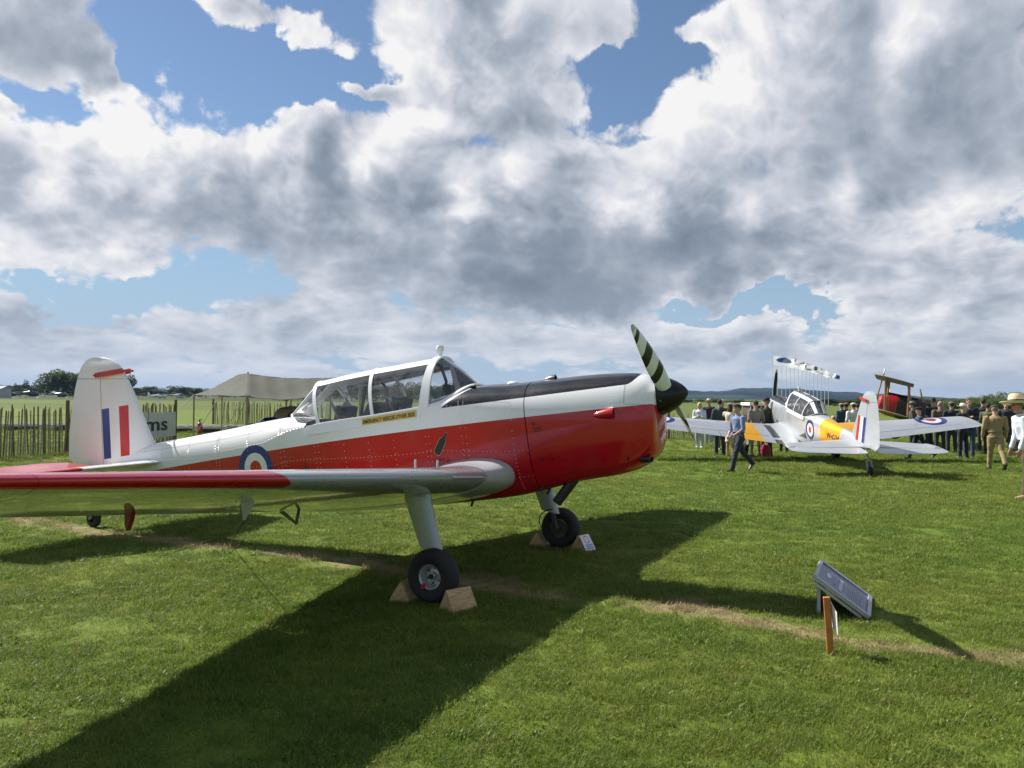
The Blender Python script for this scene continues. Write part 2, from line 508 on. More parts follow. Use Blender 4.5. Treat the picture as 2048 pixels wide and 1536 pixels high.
def foil_ring(f, c0, c1, n=14):
    """closed section from chord c0 to c1: upper side aft, lower side back"""
    cs = [c0 + (c1 - c0) * (1 - math.cos(math.pi * k / (2 * n))) for k in range(n + 1)] if c0 == 0 else [c0 + (c1 - c0) * k / n for k in range(n + 1)]
    up = [f(c, 1) for c in cs]; lo = [f(c, -1) for c in reversed(cs)]
    if c0 == 0: lo = lo[:-1]
    return up + lo
def tipcut(l):
    """planform near the rounded tip"""
    s0, z0 = w_le(l); ch = w_ch(l)
    e = max(0, (l - 4.95) / .28); e = min(e, .985)
    k = math.sqrt(1 - e ** 2.4)
    back = (1 - k) * .55 * ch; ch2 = ch * (1 - (1 - k) * .72)
    return s0 - back * CINC, z0 - back * SINC + (1 - k) * .01, ch2, (.155 - .008 * (l - .45)) * max(.12, k ** .8)

def build_trainer(root, mats, livery):
    P = {}
    fus = fus_mesh(X0, COWL_X - .004, .085, 'fuselage', mats['fus'], root, skip=(CK0, CK1), cap0=True)
    P['fus'] = fus
    fus_mesh(COWL_X + .004, X1, .06, 'engine_cowling', mats['fus'], root, cap1=True)
    # spinner
    hs, hz_ = 1.487, 1.665
    ax = Vector((math.cos(R(9)), 0, math.sin(R(9))))
    mb = MB(); n = 28; u_ = Vector((0, 1, 0)); v_ = ax.cross(u_)
    prof = [(.0, -.03), (.166, -.03), (.170, 0), (.166, .02), (.156, .06), (.135, .11), (.104, .16), (.068, .203), (.034, .230), (.010, .243), (0, .244)]
    vs = [Vector((hs, 0, hz_)) + ax * h_ + (u_ * math.cos(2 * math.pi * k / n) + v_ * math.sin(2 * math.pi * k / n)) * r_ for r_, h_ in prof for k in range(n)]
    fs = [(i * n + k, i * n + (k + 1) % n, (i + 1) * n + (k + 1) % n, (i + 1) * n + k) for i in range(len(prof) - 1) for k in range(n)]
    mb.add(vs, fs); sp = mb.build('spinner', mats['spinner'], root, ang=60)
    mb = MB()
    for k in range(6):
        a = k * math.pi / 3 + .3; rad = u_ * math.cos(a) + v_ * math.sin(a)
        c_ = Vector((hs, 0, hz_)) + ax * .03 + rad * .163
        mb.tube([c_, c_ + rad * .006], .008, 8)
    mb.each('screw', mats['metal'], sp)
    # propeller blades: local x along the blade, y chordwise, z along the shaft
    ang = livery['prop']
    for side in (0, 1):
        a = R(ang) + math.pi * side
        ex = (u_ * math.cos(a) + (-v_) * math.sin(a)); 
        if (-v_).z < 0: ex = u_ * math.cos(a) + v_ * math.sin(a)
        ez = ax; ey = ez.cross(ex)
        rings = []
        secs = [(.10, .11, 46, .05), (.16, .135, 45, .04), (.24, .150, 42, .030), (.36, .162, 37, .024), (.50, .162, 32, .020), (.65, .145, 28, .016), (.80, .118, 24, .012), (.93, .082, 21, .009), (1.0, .052, 20, .006), (1.03, .018, 20, .003)]
        for r_, ch, tw, tk in secs:
            tw = R(tw) * livery.get('twist', 1); ring = []
            for k in range(16):
                t = 2 * math.pi * k / 16; yy = math.cos(t) * ch / 2; zz = math.sin(t) * tk * (1 if math.sin(t) > 0 else .35)
                ring.append(Vector((r_, yy * math.cos(tw) - zz * math.sin(tw), yy * math.sin(tw) + zz * math.cos(tw))))
            rings.append(ring)
        vs, fs = loft(rings, True, True, True)
        b = obj('propeller_blade', vs, fs, mats['blade'], root); recalc(b)
        b.matrix_local = Matrix.Translation(Vector((hs, 0, hz_)) + ax * .075) @ Matrix((ex, ey, ez)).transposed().to_4x4()
        if side == 0: P['blade'] = b
    # wings
    for sgn in (-1, 1):
        ls = [.30, .45, .65, .9, 1.3, 1.8, 2.4, 3.0, 3.6, 4.2, 4.7]
        rings = [foil_ring(lambda c, t: wing_pt(l, c, t, sgn), 0, .765) for l in ls]
        vs, fs = loft(rings, True, True, True)
        wing = obj('wing', vs, fs, mats['wing'], root); recalc(wing)
        P.setdefault('wing', []).append(wing)
        ls = [4.703 + .52 * (1 - (1 - i / 14) ** 1.6) for i in range(15)]
        rings = [foil_ring(lambda c, t: wing_pt(l, c, t, sgn, cut=tipcut(l)), 0, 1.0) for l in ls]
        vs, fs = loft(rings, True, True, True)
        tp = obj('wing_tip', vs, fs, mats['wing'], wing); recalc(tp)
        for nm, l0, l1, dr in (('flap', .50, 2.42, 0), ('aileron', 2.44, 4.695, 0)):
            ls = [l0 + (l1 - l0) * i / 6 for i in range(7)]
            rings = []
            for l in ls:
                cs = [.778, .785, .80, .85, .90, .95, 1.0]
                rg = [wing_pt(l, c, 1, sgn) for c in cs] + [wing_pt(l, c, -1, sgn) for c in reversed(cs[:-1])]
                rings.append(rg)
            vs, fs = loft(rings, True, True, True)
            recalc(obj(nm, vs, fs, mats['wing'], wing))
        # root fairing
        ls = [.26, .34, .42, .50, .60, .72]
        tm = [1.62, 1.50, 1.32, 1.18, 1.08, 1.02]; la = [.05, .05, .045, .03, .015, .004]
        rings = [foil_ring(lambda c, t: wing_pt(l, c, t, sgn, thick_mul=m_ if t > 0 else 1.0, le_add=a_) + Vector((0, 0, (.008 if t > 0 else -.004))), 0, 1.0, 18) for l, m_, a_ in zip(ls, tm, la)]
        vs, fs = loft(rings, True, True, True)
        recalc(obj('wing_root_fairing', vs, fs, mats['fairing'], wing))
        # stall strip on the leading edge
        mb = MB(); a, b = .80, 1.28
        for l, l2 in ((a, b),):
            pa, pb = wing_pt(l, .0, 1, sgn), wing_pt(l2, .0, 1, sgn)
            vs = []
            for p_ in (pa, pb):
                vs += [p_ + Vector((-.012, 0, .028)), p_ + Vector((.020, 0, .004)), p_ + Vector((-.006, 0, -.014))]
            mb.add(vs, [(0, 1, 2), (5, 4, 3), (0, 3, 4, 1), (1, 4, 5, 2), (2, 5, 3, 0)])
        mb.build('leading_edge_strip', mats['fairing'], wing, smooth=False)
        # hinge brackets hanging under the trailing edge
        for l, shape in ((1.50, 'v'), (2.2, 'b'), (3.35, 'b'), (4.45, 'b')):
            mb = MB(); p_ = wing_pt(l, .80, -1, sgn)
            if shape == 'b':
                vs = [p_ + Vector(q) for q in ((.04, -.008, .04), (-.03, -.008, .0), (-.03, -.008, -.075), (-.012, -.008, -.115), (.02, -.008, -.05),
                                               (.04, .008, .04), (-.03, .008, .0), (-.03, .008, -.075), (-.012, .008, -.115), (.02, .008, -.05))]
                vs = [Vector((v.x, p_.y + (v.y - p_.y) * 2.0, v.z)) for v in vs]
                mb.add(vs, [(0, 1, 2, 3, 4), (9, 8, 7, 6, 5)] + [(i, (i + 1) % 5, (i + 1) % 5 + 5, i + 5) for i in range(5)])
            else:
                mb.bar(p_ + Vector((.02, 0, .01)), p_ + Vector((-.01, 0, -.12)), .026, .014)
                mb.bar(p_ + Vector((-.01, 0, -.12)), p_ + Vector((.02, -sgn * -.20, .01)), .018, .014)
                mb.bar(p_ + Vector((-.01, 0, -.115)), p_ + Vector((-.18, 0, -.03)), .016, .014)
            mb.build('hinge_bracket', mats['bracket_out'] if l > 3 else mats['bracket'], wing, smooth=False)
        # gear leg, fork, wheel
        gl = 1.27
        leg = []
        for t in (0, .15, .3, .5, .7, .85, 1):
            c_ = Vector((-.235 + .172 * t, sgn * (gl + .01 * t), .90 - .50 * t)); ch = .275 - .065 * t; tk = .115 - .02 * t
            ring = []
            for k in range(20):
                a = 2 * math.pi * k / 20
                xx = math.cos(a) * ch / 2; xx = xx if xx > 0 else xx * 1.08
                ring.append(c_ + Vector((xx * .985, math.sin(a) * tk / 2 * (1 - .25 * (1 - math.cos(a)) / 2), -xx * .17)))
            leg.append(ring)
        vs, fs = loft(leg, True, True, True)
        lg = obj('undercarriage_leg', vs, fs, mats['leg'], root); recalc(lg)
        # bulge where the leg meets the wing
        mb = MB(); rings = []
        for t, sc in ((0, 1.0), (.3, 1.12), (.6, 1.3), (.85, 1.7), (1.0, 2.3)):
            c_ = Vector((-.225 - .03 * t, sgn * gl, .838 + .07 * t))
            rings.append([c_ + Vector((math.cos(2 * math.pi * k / 18) * .146 * (1 + .25 * (sc - 1)), math.sin(2 * math.pi * k / 18) * .068 * sc, -math.cos(2 * math.pi * k / 18) * .022)) for k in range(18)])
        vs, fs = loft(rings, True, True, True); mb.add(vs, fs); mb.build('leg_fairing', mats['leg'], lg)
        wy = sgn * 1.385; wc = Vector((.015, wy, .218))
        # wheel is named for what turns, with tyre and rim below it
        def rot_lathe(prof, n=40):
            m2 = MB(); m2.lathe([(r_, h_ * sgn) for r_, h_ in prof], wc, 'y', n); return m2
        tyre = [(.098, -.05), (.112, -.062), (.135, -.078), (.165, -.084), (.190, -.074), (.205, -.056), (.2145, -.030), (.2165, 0), (.2145, .030), (.205, .056), (.190, .074), (.165, .084), (.135, .078), (.112, .062), (.098, .05)]
        ty = rot_lathe([(.099, -.06)] + tyre[1:-1] + [(.099, .06)]).build('wheel', mats['tyre'], root, ang=50)
        sc_ = 1.0
        rim = [(.0, .024), (.020, .028), (.027, .024), (.030, -.008), (.052, -.016), (.070, -.012), (.080, .020), (.088, .050), (.101, .058), (.104, .050), (.104, -.05), (.092, -.052), (.08, -.02), (.0, -.02)]
        rot_lathe(rim).build('rim', mats['rim'], ty)
        hb = MB()
        for k in range(6):
            a = k * math.pi / 3 + .4
            c_ = wc + Vector((math.cos(a) * .060, -sgn * .014, math.sin(a) * .060))
            hb.tube([c_, c_ + Vector((0, sgn * .006, 0))], .009, 8)
        hb.tube([wc + Vector((0, sgn * .03, 0)), wc + Vector((0, sgn * .045, 0))], .02, 12)
        tag(hb.build('hub_bolts', mats['dark'], ty), kind='stuff')
        if sgn < 0:
            mk = MB(); mk.box(wc + Vector((-.055, sgn * .066, -.075)), (.028, .004, .05), Matrix.Rotation(.6, 3, 'Y')); mk.build('creep_mark', mats['redmark'], ty, smooth=False)
        # axle, brake and hose on the inner side
        br = MB()
        br.tube([Vector((-.03, sgn * 1.27, .42)), Vector((-.015, sgn * 1.275, .30)), Vector((.015, sgn * 1.285, .22))], .030, 10)
        br.tube([Vector((.015, sgn * 1.26, .218)), wc], .024, 10)
        br.lathe([(.0, 0), (.085, 0), (.088, .012), (.085, .03), (0, .03)], (.015, sgn * 1.318 - .015, .218), 'y', 24)
        br.box((.07, sgn * 1.285, .16), (.07, .04, .05)); br.box((-.045, sgn * 1.285, .25), (.05, .04, .06))
        br.build('brake', mats['brake'], lg)
        hs_ = MB(); cpt = Vector((.06, sgn * 1.24, .20))
        hs_.tube([Vector((-.02 - .16 * math.sin(t), sgn * (1.235), .30 + .13 * math.cos(t))) for t in [math.pi * k / 12 for k in range(13)]], .006, 6)
        hs_.build('brake_hose', mats['tyre'], lg)
    # tailplane and elevators
    for sgn in (-1, 1):
        def tp_pt(l, c, t, s0=None, ch=None):
            le = -4.33 - .30 * (l - .1) if s0 is None else s0
            te = -5.93 + .10 * (l - .1) if s0 is None else s0 - ch
            chd = le - te; th = .062
            h_ = foil(t, c, th, 0) * chd
            return Vector((le - c * chd, sgn * l, .885 - .14 * (-4.2 - (le - c * chd)) + h_))
        ls = [.03, .3, .8, 1.3, 1.62]
        rings = [foil_ring(lambda c, t: tp_pt(l, c, t), 0, .60, 10) for l in ls]
        for i in range(1, 9):
            l = 1.62 + .21 * math.sin(i / 8 * math.pi / 2); e = (l - 1.62) / .215; k = math.sqrt(max(0, 1 - e ** 2.5))
            le = -4.33 - .30 * (l - .1) - (1 - k) * .42; te = -5.29 - .03 * (1 - k)
            full = -5.93 + .10 * (l - .1); chd = le - full
            def q(c, t, le=le, te=te, k=k, l=l):
                x = le - c / .60 * (le - te)
                return Vector((x, sgn * l, .885 - .14 * (-4.2 - x) + foil(t, c * .9 + .02, .062 * max(k, .1), 0) * 1.3))
            rings.append(foil_ring(q, 0, .60, 10))
        vs, fs = loft(rings, True, True, True)
        tpo = obj('tailplane', vs, fs, mats['tail'], root); recalc(tpo)
        rings = []; dr = livery.get('droop', 0)
        for l in [.13, .2, .5, 1.0, 1.5, 1.7, 1.78, 1.83]:
            e = max(0, (l - 1.5) / .35); inn = max(0, (.3 - l) / .17)
            le = -5.305; te = -5.93 + .10 * (l - .1) + .16 * e * e + .15 * inn; chd = le - te
            rings.append([Vector((le - c * chd, sgn * l, 0.885 - dr * c * chd - .14 * (-4.2 - (le - c * chd)) + t * (.025 * (1 - c) ** .8 + .003) * (1 - .5 * e))) for c, t in
                          ((0, .55), (.02, .9), (.2, 1), (.5, 1), (.8, 1), (1, 1), (1, -1), (.8, -1), (.5, -1), (.2, -1), (.02, -.9), (0, -.55))])
        vs, fs = loft(rings, True, True, True)
        recalc(obj('elevator', vs, fs, mats['tail'], tpo))
    # fin and rudder
    LEt = [(.80, -4.30), (.98, -4.50), (1.046, -4.569), (1.575, -4.884), (1.905, -5.101), (2.00, -5.195), (2.05, -5.29), (2.085, -5.44), (2.098, -5.60)]
    TEt = [(.70, -5.906), (.824, -6.064), (1.0, -6.066), (1.251, -6.056), (1.628, -5.992), (1.86, -5.925), (2.003, -5.846), (2.06, -5.775), (2.098, -5.66)]
    HGt = [(.70, -5.355), (.838, -5.378), (1.815, -5.487)]
    rings = []
    for z in [.74, .9, 1.05, 1.2, 1.4, 1.6, 1.75, 1.825]:
        le, hg = interp(LEt, z), interp(HGt, z) + .008; te = interp(TEt, z); chd = le - te; thk = .075 + .02 * (1.8 - z)
        rings.append(foil_ring(lambda c, t: Vector((le - c * chd, foil(t, c, thk, 0) * chd, z)), 0, (le - hg) / chd, 12))
    vs, fs = loft(rings, True, True, True)
    fin = obj('fin', vs, fs, mats['fin'], root); recalc(fin)
    rings = []
    for z in [.70, .76, .83, .95, 1.2, 1.5, 1.7, 1.825]:
        le, te = interp(LEt, z), interp(TEt, z); hg = interp(HGt, z) - .008; chd = le - te; thk = .075 + .02 * (1.8 - z)
        c0 = (le - hg) / chd
        if z < .84: te = interp([(.70, -5.86), (.76, -5.95), (.83, -6.06)], z)
        zz = z + 0
        rings.append(foil_ring(lambda c, t: Vector((hg - (c - c0) / (1 - c0) * (hg - te), foil(t, c, thk, 0) * chd, zz + (.10 * (1 - (c - c0) / (1 - c0)) if z == .70 else 0))), c0, 1.0, 12))
    vs, fs = loft(rings, True, True, True)
    rud = obj('rudder', vs, fs, mats['fin'], root); recalc(rud)
    rings = []
    for z in [1.832, 1.87, 1.92, 1.97, 2.01, 2.04, 2.065, 2.082, 2.094]:
        le, te = interp(LEt, z), interp(TEt, z); chd = le - te; thk = .075 * (1 if z < 2 else max(.25, (2.10 - z) / .1))
        rings.append(foil_ring(lambda c, t: Vector((le - c * chd, foil(t, c, thk, 0) * max(chd, .4), z)), 0, 1.0, 12))
    vs, fs = loft(rings, True, True, True)
    recalc(obj('horn_balance', vs, fs, mats['fin'], rud))
    # tail wheel
    tw_ = livery.get('tw', 0)
    mb = MB(); mb.tube([(-5.36, 0, .70), (-5.44, 0, .46 + tw_), (-5.52, 0, .32 + tw_)], [.03, .026, .02], 10)
    mb.bar((-5.50, -.055, .33 + tw_), (-5.60, -.055, .11 + tw_), .035, .014); mb.bar((-5.50, .055, .33 + tw_), (-5.60, .055, .11 + tw_), .035, .014); mb.bar((-5.50, -.06, .335 + tw_), (-5.50, .06, .335 + tw_), .04, .02)
    tw = mb.build('tail_wheel_fork', mats['leg'], root)
    mb = MB(); mb.lathe([(.04, -.03), (.06, -.036), (.085, -.036), (.105, -.02), (.11, 0), (.105, .02), (.085, .036), (.06, .036), (.04, .03), (0, .03)], (-5.60, 0, .11 + tw_), 'y', 26)
    mb.build('tail_wheel', mats['tyre'], tw)
    # canopy glass panes
    PA = [0, .10, .45, .60, .92, 1.0]
    def pane(name, p0, p1, a0, a1, mat, par, nn=8, na=10):
        rows = [[can_pt(p0 + (p1 - p0) * i / nn, a0 + (a1 - a0) * k / na) for k in range(na + 1)] for i in range(nn + 1)]
        vs, fs = loft(rows, False)
        o = obj(name, vs, fs, mat, par); return o
    mb = MB()
    can_arc(mb, 0.0, .030, .014); can_arc(mb, 2.0, .050, .034, t=.016); can_arc(mb, 4.0, .017, .020, t=.012); can_arc(mb, 6.0, .022, .020, t=.012); can_arc(mb, 6.95, .02, .012)
    A0, A1 = R(56), R(76)
    for a0, a1 in ((A0, A1), (math.pi - A1, math.pi - A0)): can_long(mb, a0, a1, 2.0, 6.95)
    can_long(mb, R(86), R(94), 0, 2.0, t=.012)
    for a0, a1 in ((0, R(1.2)), (math.pi - R(1.2), math.pi)): can_long(mb, a0, a1, 0.0, 6.95, t=.012)
    frame = mb.build('canopy_frame', mats['frame'], root)
    for i, (p0, p1) in enumerate(((0.0, 2.0), (2.0, 4.0), (4.0, 6.0), (6.0, 6.95))):
        g = mats['glass']
        pane('window_pane', p0, p1, 0.0, A0, g, frame); pane('window_pane', p0, p1, math.pi - A0, math.pi, g, frame)
        pane('roof_pane', p0, p1, A0, math.pi - A0, mats['roof_glass'] if i in (1, 2) else g, frame)
    # canopy rail plates
    for sgn in (-1, 1):
        rows = []
        for k in range(13):
            s = -.74 - (2.10 - .74) * k / 12; zt_ = 1.529 - .149 * (-.70 - s) ; 
            hgt = .085 if k < 12 else .06
            yy = .356 - (.012 if k > 9 else 0) * (k - 9) / 3
            rows.append([Vector((s, sgn * (yy - .02), zt_ + .015)), Vector((s, sgn * yy, zt_ + .012)), Vector((s, sgn * (yy + .008), zt_ - hgt)), Vector((s, sgn * (yy - .02), zt_ - hgt))])
        vs, fs = loft(rows, True, True, True)
        rl = obj('canopy_rail', vs, fs, mats['frame'], root, smooth=False); recalc(rl)
    # cockpit
    mb = MB()
    mb.add([Vector((-2.14, y, z)) for y, z in ((-.30, .75), (.30, .75), (.30, 1.35), (-.30, 1.35))] + [Vector((-.72, y, z)) for y, z in ((-.30, .85), (.30, .85), (.30, 1.52), (-.30, 1.52))],
           [(0, 1, 5, 4), (0, 4, 7, 3), (1, 2, 6, 5)])
    mb.add([Vector((-.76, y, z)) for y, z in ((-.335, 1.0), (.335, 1.0), (.335, 1.50), (.2, 1.60), (-.2, 1.60), (-.335, 1.50))], [(0, 1, 2, 3, 4, 5)])
    mb.add([Vector((-2.13, y, z)) for y, z in ((-.31, .9), (.31, .9), (.31, 1.30), (.15, 1.385), (-.15, 1.385), (-.31, 1.30))], [(0, 1, 2, 3, 4, 5)])
    mb.build('cockpit_tub', mats['cockpit'], root, smooth=False)
    for ix, (s0, z0, zt) in enumerate(((-1.18, 1.10, 1.66), (-1.86, 1.00, 1.60))):
        rows = []
        for k in range(9):
            t = k / 8
            pr = [(-.0, 0), (.0, .0)]
            sx = s0 + (.30 if t < .3 else .30 - (t - .3) * .55); zz = z0 + (0 if t < .3 else (t - .3) / .7 * (zt - z0)); w = .20 - .04 * t
            if t < .3: sx = s0 + .42 - t * .4
            rows.append([Vector((sx - .025, -w, zz + .03)), Vector((sx, -w, zz)), Vector((sx, -w * .6, zz - .03)), Vector((sx, w * .6, zz - .03)), Vector((sx, w, zz)), Vector((sx - .025, w, zz + .03))])
        vs, fs = loft(rows, False)
        st = obj('seat', vs, fs, mats['seat'], root)
        md = st.modifiers.new('thick', 'SOLIDIFY'); md.thickness = .025
        mb = MB(); mb.box((s0 - .02, 0, z0 + .33), (.06, .30, .42), Matrix.Rotation(.2, 3, 'Y')); mb.box((s0 + .18, 0, z0 + .04), (.32, .32, .07))
        mb.each('cushion', mats['cushion'], st, smooth=False)
        mb = MB(); mb.bar((s0 - .0, -.07, z0 + .54), (s0 + .10, -.07, z0 + .12), .04, .008, up=(1, 0, 0)); mb.bar((s0 - .0, .07, z0 + .54), (s0 + .10, .07, z0 + .12), .04, .008, up=(1, 0, 0))
        mb.each('harness_strap', mats['strap'], st, smooth=False)
    # instrument panels and glare shield
    for s0, zt in ((-.80, 1.60), (-1.46, 1.60)):
        mb = MB()
        pl = [(-.27, 1.18), (.27, 1.18), (.27, zt - .14), (.17, zt - .02), (-.17, zt - .02), (-.27, zt - .14)]
        mb.add([Vector((s0, y, z)) for y, z in pl] + [Vector((s0 + .03, y, z)) for y, z in pl], [(5, 4, 3, 2, 1, 0), (6, 7, 8, 9, 10, 11)] + [(i, (i + 1) % 6, (i + 1) % 6 + 6, i + 6) for i in range(6)])
        pn = mb.build('instrument_panel', mats['cockpit'], root, smooth=False)
        mb = MB()
        for yy, zz, rr in ((-.16, zt - .20, .04), (-.05, zt - .17, .045), (.06, zt - .17, .045), (.17, zt - .20, .04), (-.10, zt - .29, .035), (.02, zt - .29, .035)):
            mb.lathe([(rr, 0), (rr, -.012), (rr * .85, -.012), (rr * .82, -.004), (0, -.004)], (s0, yy, zz), 'x', 16)
        mb.each('dial', mats['dial'], pn, fix=False)
    mb = MB()
    for sgn in (-1, 1): mb.tube([(-.80, sgn * .24, 1.50), (-.775, sgn * .20, 1.80), (-.77, sgn * .08, 1.95), (-.77, 0, 1.97)], .016, 8)
    mb.tube([(-1.50, -.24, 1.42), (-1.48, -.2, 1.72), (-1.47, 0, 1.84), (-1.48, .2, 1.72), (-1.50, .24, 1.42)], .016, 8)
    mb.each('roll_bar', mats['dark'], root)
    mb = MB(); mb.box((-.62, -.02, 1.72), (.09, .08, .075)); mb.tube([(-.62, -.02, 1.66), (-.62, -.02, 1.69)], .03, 10); mb.tube([(-.665, -.02, 1.722), (-.672, -.02, 1.722)], .034, 14)
    mb.build('compass', mats['dark'], root)
    mb = MB(); mb.tube([(-1.30, .0, 1.05), (-1.25, 0, 1.38)], .012, 8); mb.tube([(-.98 + .0, .0, 1.15), (-.95, 0, 1.40)], .012, 8)
    mb.each('control_stick', mats['dark'], root)
    # details outside
    mb = MB(); mb.lathe([(.0, .115), (.030, .112), (.040, .095), (.038, .07), (.026, .045), (.020, .02), (.028, 0)], (-.735, 0, 2.035), 'z', 20)
    mb.build('beacon', mats['frame'], root)
    # scoops
    def scoop(name, c_, length, w, h_, mat, right, upv):
        fwd = Vector((CT, 0, ST)); rings = []
        for k in range(9):
            t = k / 8; q = math.sin(t * math.pi / 2) ** .75
            p_ = Vector(c_) + fwd * (length * (t - 1))
            rings.append([p_ + Vector(right) * (math.cos(math.pi * j / 10) * w / 2 * q) + Vector(upv) * (math.sin(math.pi * j / 10) * h_ * q) for j in range(11)])
        # inner lip
        e = rings[-1]; inn = [Vector(c_) + (v - Vector(c_)) * .82 for v in e]; deep = [v - fwd * .05 for v in inn]
        rings += [inn, deep]
        vs, fs = loft(rings, False); o = obj(name, vs, fs, mat, root); sharp(o, 50); recalc(o); return o
    for sgn in (-1,) if livery['scoops'] else ():
        s_, z_ = 1.165, 1.515
        sl = side_l(s_, z_)
        scoop('cowl_scoop', (s_, sgn * (sl - .012), z_), .235, .105, .055, mats['fus'], (-ST * 1, 0, CT), (0, sgn, 0))
    xb_ = to_b(.50, 1.8)[0]; tz = fus_pt(xb_, math.pi / 2)
    scoop('deck_scoop', (.51, -.03, tz.z - .006), .15, .085, .045, mats['deckblack'], (0, 1, 0), (-ST, 0, CT))
    mb = MB(); q = fus_pt(to_b(.08, 1.8)[0], R(84))
    mb.lathe([(0, .022), (.03, .02), (.05, .012), (.06, 0), (.058, -.012)], q, 'z', 20); mb.build('aerial_disc', mats['frame'], root)
    scoop('vent', fus_pt(to_b(-.24, 1.7)[0], R(64)) - Vector((0, 0, .004)), .08, .06, .03, mats['deckblack'], (0, .9, -.4), (-ST, -.4, .9))
    mb = MB(); mb.tube([(.74, -.10, .93), (.60, -.12, .74), (.565, -.125, .69)], .046, 14, cap=False); mb.tube([(.57, -.124, .70), (.60, -.12, .74), (.72, -.1, .9)], .039, 14, cap=False)
    mb.build('exhaust_pipe', mats['exhaust'], root, fix=False)
    mb = MB(); mb.tube([(.50, -.16, .87), (.42, -.18, .80)], .016, 10); mb.tube([(.44, .05, .82), (.40, .05, .74)], .012, 8); mb.tube([(-.30, -.1, .66), (-.32, -.1, .60)], .012, 8)
    mb.each('drain_pipe', mats['exhaust'], root)
    # chin intake: dark mouth with lip in front of the cowling
    mb = MB()
    p_ = Vector((1.395, -.16, 1.12)); rw = []
    for k in range(20):
        a = 2 * math.pi * k / 20; rw.append(Vector((0, math.cos(a) * .075, math.sin(a) * .035)))
    vs, fs = loft([[p_ + Vector((-.03, 0, 0)) + v for v in rw], [p_ + Vector((.055, 0, .004)) + v for v in rw], [p_ + Vector((.055, 0, .004)) + v * .8 for v in rw], [p_ + Vector((-.01, 0, 0)) + v * .7 for v in rw]], True, False, True)
    mb.add(vs, fs); mb.build('air_intake', mats['dark'], root)
    # handhold and step pegs on the wing root
    mb = MB(); 
    for s_, l_ in ((-.72, .47), (-.50, .44)):
        mb.tube([(s_, -l_, .98), (s_, -l_, 1.055)], .011, 8)
    mb.each('fuel_gauge', mats['fairing'], root)
    # mast and tie-down under the starboard wing
    q = wing_pt(2.98, .33, -1, -1)
    mb = MB(); vs, fs = loft([[q + Vector((sc * .055 * math.cos(a) + off, sc * .018 * math.sin(a), z_)) for a in [2 * math.pi * k / 12 for k in range(12)]] for sc, z_, off in ((1.1, .02, 0), (.95, -.02, .0), (.4, -.085, -.015), (.22, -.115, -.022))], True, True, True)
    mb.add(vs, fs); mst = mb.build('pitot_mast', mats['fairing'], root)
    P['mast'] = q
    # rivets and panel edges
    rv = MB(); rr = .0052
    def rivet(p_, n_):
        a = n_.orthogonal().normalized(); b = n_.cross(a)
        rv.add([p_ + n_ * .0030] + [p_ + (a * math.cos(t) + b * math.sin(t)) * rr for t in (0, 1.571, 3.142, 4.712)], [(0, 1, 2), (0, 2, 3), (0, 3, 4), (0, 4, 1)])
    def fus_n(x, a):
        p_ = fus_pt(x, a); t1 = fus_pt(x + .01, a) - p_; t2 = fus_pt(x, a + .01) - p_; n_ = t1.cross(t2).normalized()
        return p_, (n_ if n_.dot(p_ - Vector((p_.x, 0, p_.z * 0 + 1.2))) > 0 else -n_)
    for s_ in (-.22, -.27, -.62, -.66, -1.02, -1.32, -1.62, -1.95, -2.00, -2.42, -2.47, -2.95, -3.4, -3.45, -3.9, -4.35, .25):
        x = to_b(s_, 1.1)[0]
        for side in (0, 1):
            rngs = [(-62, 12)] if -2.2 < s_ < -.7 else [(-62, 18)] if s_ > -.7 else [(-62, 66)]
            for r0, r1 in rngs:
                k = r0
                while k < r1:
                    a = R(k) if side == 0 else math.pi - R(k)
                    rivet(*fus_n(x, a % (2 * math.pi))); k += 3.6
    for a_deg in (-42, -16, 4):
        x = -4.6
        while x < COWL_X:
            for side in (0, 1):
                a = R(a_deg) if side == 0 else math.pi - R(a_deg)
                rivet(*fus_n(x, a % (2 * math.pi)))
            x += .045
    r_ = rv.build('rivets', mats['rivet'], root, smooth=False, fix=False); tag(r_, kind='stuff')
    # thin raised seams where skins overlap
    sm = MB()
    for s_, lo, hi in ((-2.45, -60, 84), (-3.42, -60, 84), (-.245, -60, 30)):
        x = to_b(s_, 1.1)[0]
        for side in (0, 1):
            rows = []
            for k in range(25):
                a = R(lo + (hi - lo) * k / 24); a = a if side == 0 else math.pi - a; a %= 2 * math.pi
                p_, n_ = fus_n(x, a)
                rows.append([p_ + n_ * .0005 + Vector((-.003, 0, 0)), p_ + n_ * .0022, p_ + n_ * .0005 + Vector((.003, 0, 0))])
            vs, fs = loft(rows, False); sm.add(vs, fs)
    for side in (0, 1):
        rot = (lambda a: a % (2 * math.pi)) if side == 0 else (lambda a: (math.pi - a) % (2 * math.pi))
        def ribbon(path, wd=.0026):
            rows = []
            for (x, a), (x2, a2) in zip(path, path[1:] + [path[-1]]):
                p_, n_ = fus_n(x, rot(a)); q_, _ = fus_n(x2, rot(a2)) if (x2, a2) != (x, a) else (None, None)
                if q_ is not None: tdir = (q_ - p_).normalized()
                w_ = n_.cross(tdir).normalized() * wd / 2
                rows.append([p_ + n_ * .0012 - w_, p_ + n_ * .0012 + w_])
            mbr = MB(); vs, fs = loft(rows, False); mbr.add(vs, fs); mbr.build('panel_line', mats['dark'], root, smooth=False, fix=False)
        xa, xb2 = to_b(1.25, 1.7)[0], X1 - .03
        ribbon([(xa, R(16 + 50 * k / 12)) for k in range(13)]); ribbon([(xa + (xb2 - xa) * k / 8, R(15)) for k in range(9)])
        ribbon([(COWL_X + .03 + (X1 - .10 - COWL_X) * k / 20, R(-50)) for k in range(21)])
        ribbon([(to_b(-2.3, 1.1)[0] - 2.6 * k / 20, R(34)) for k in range(21)], .002)
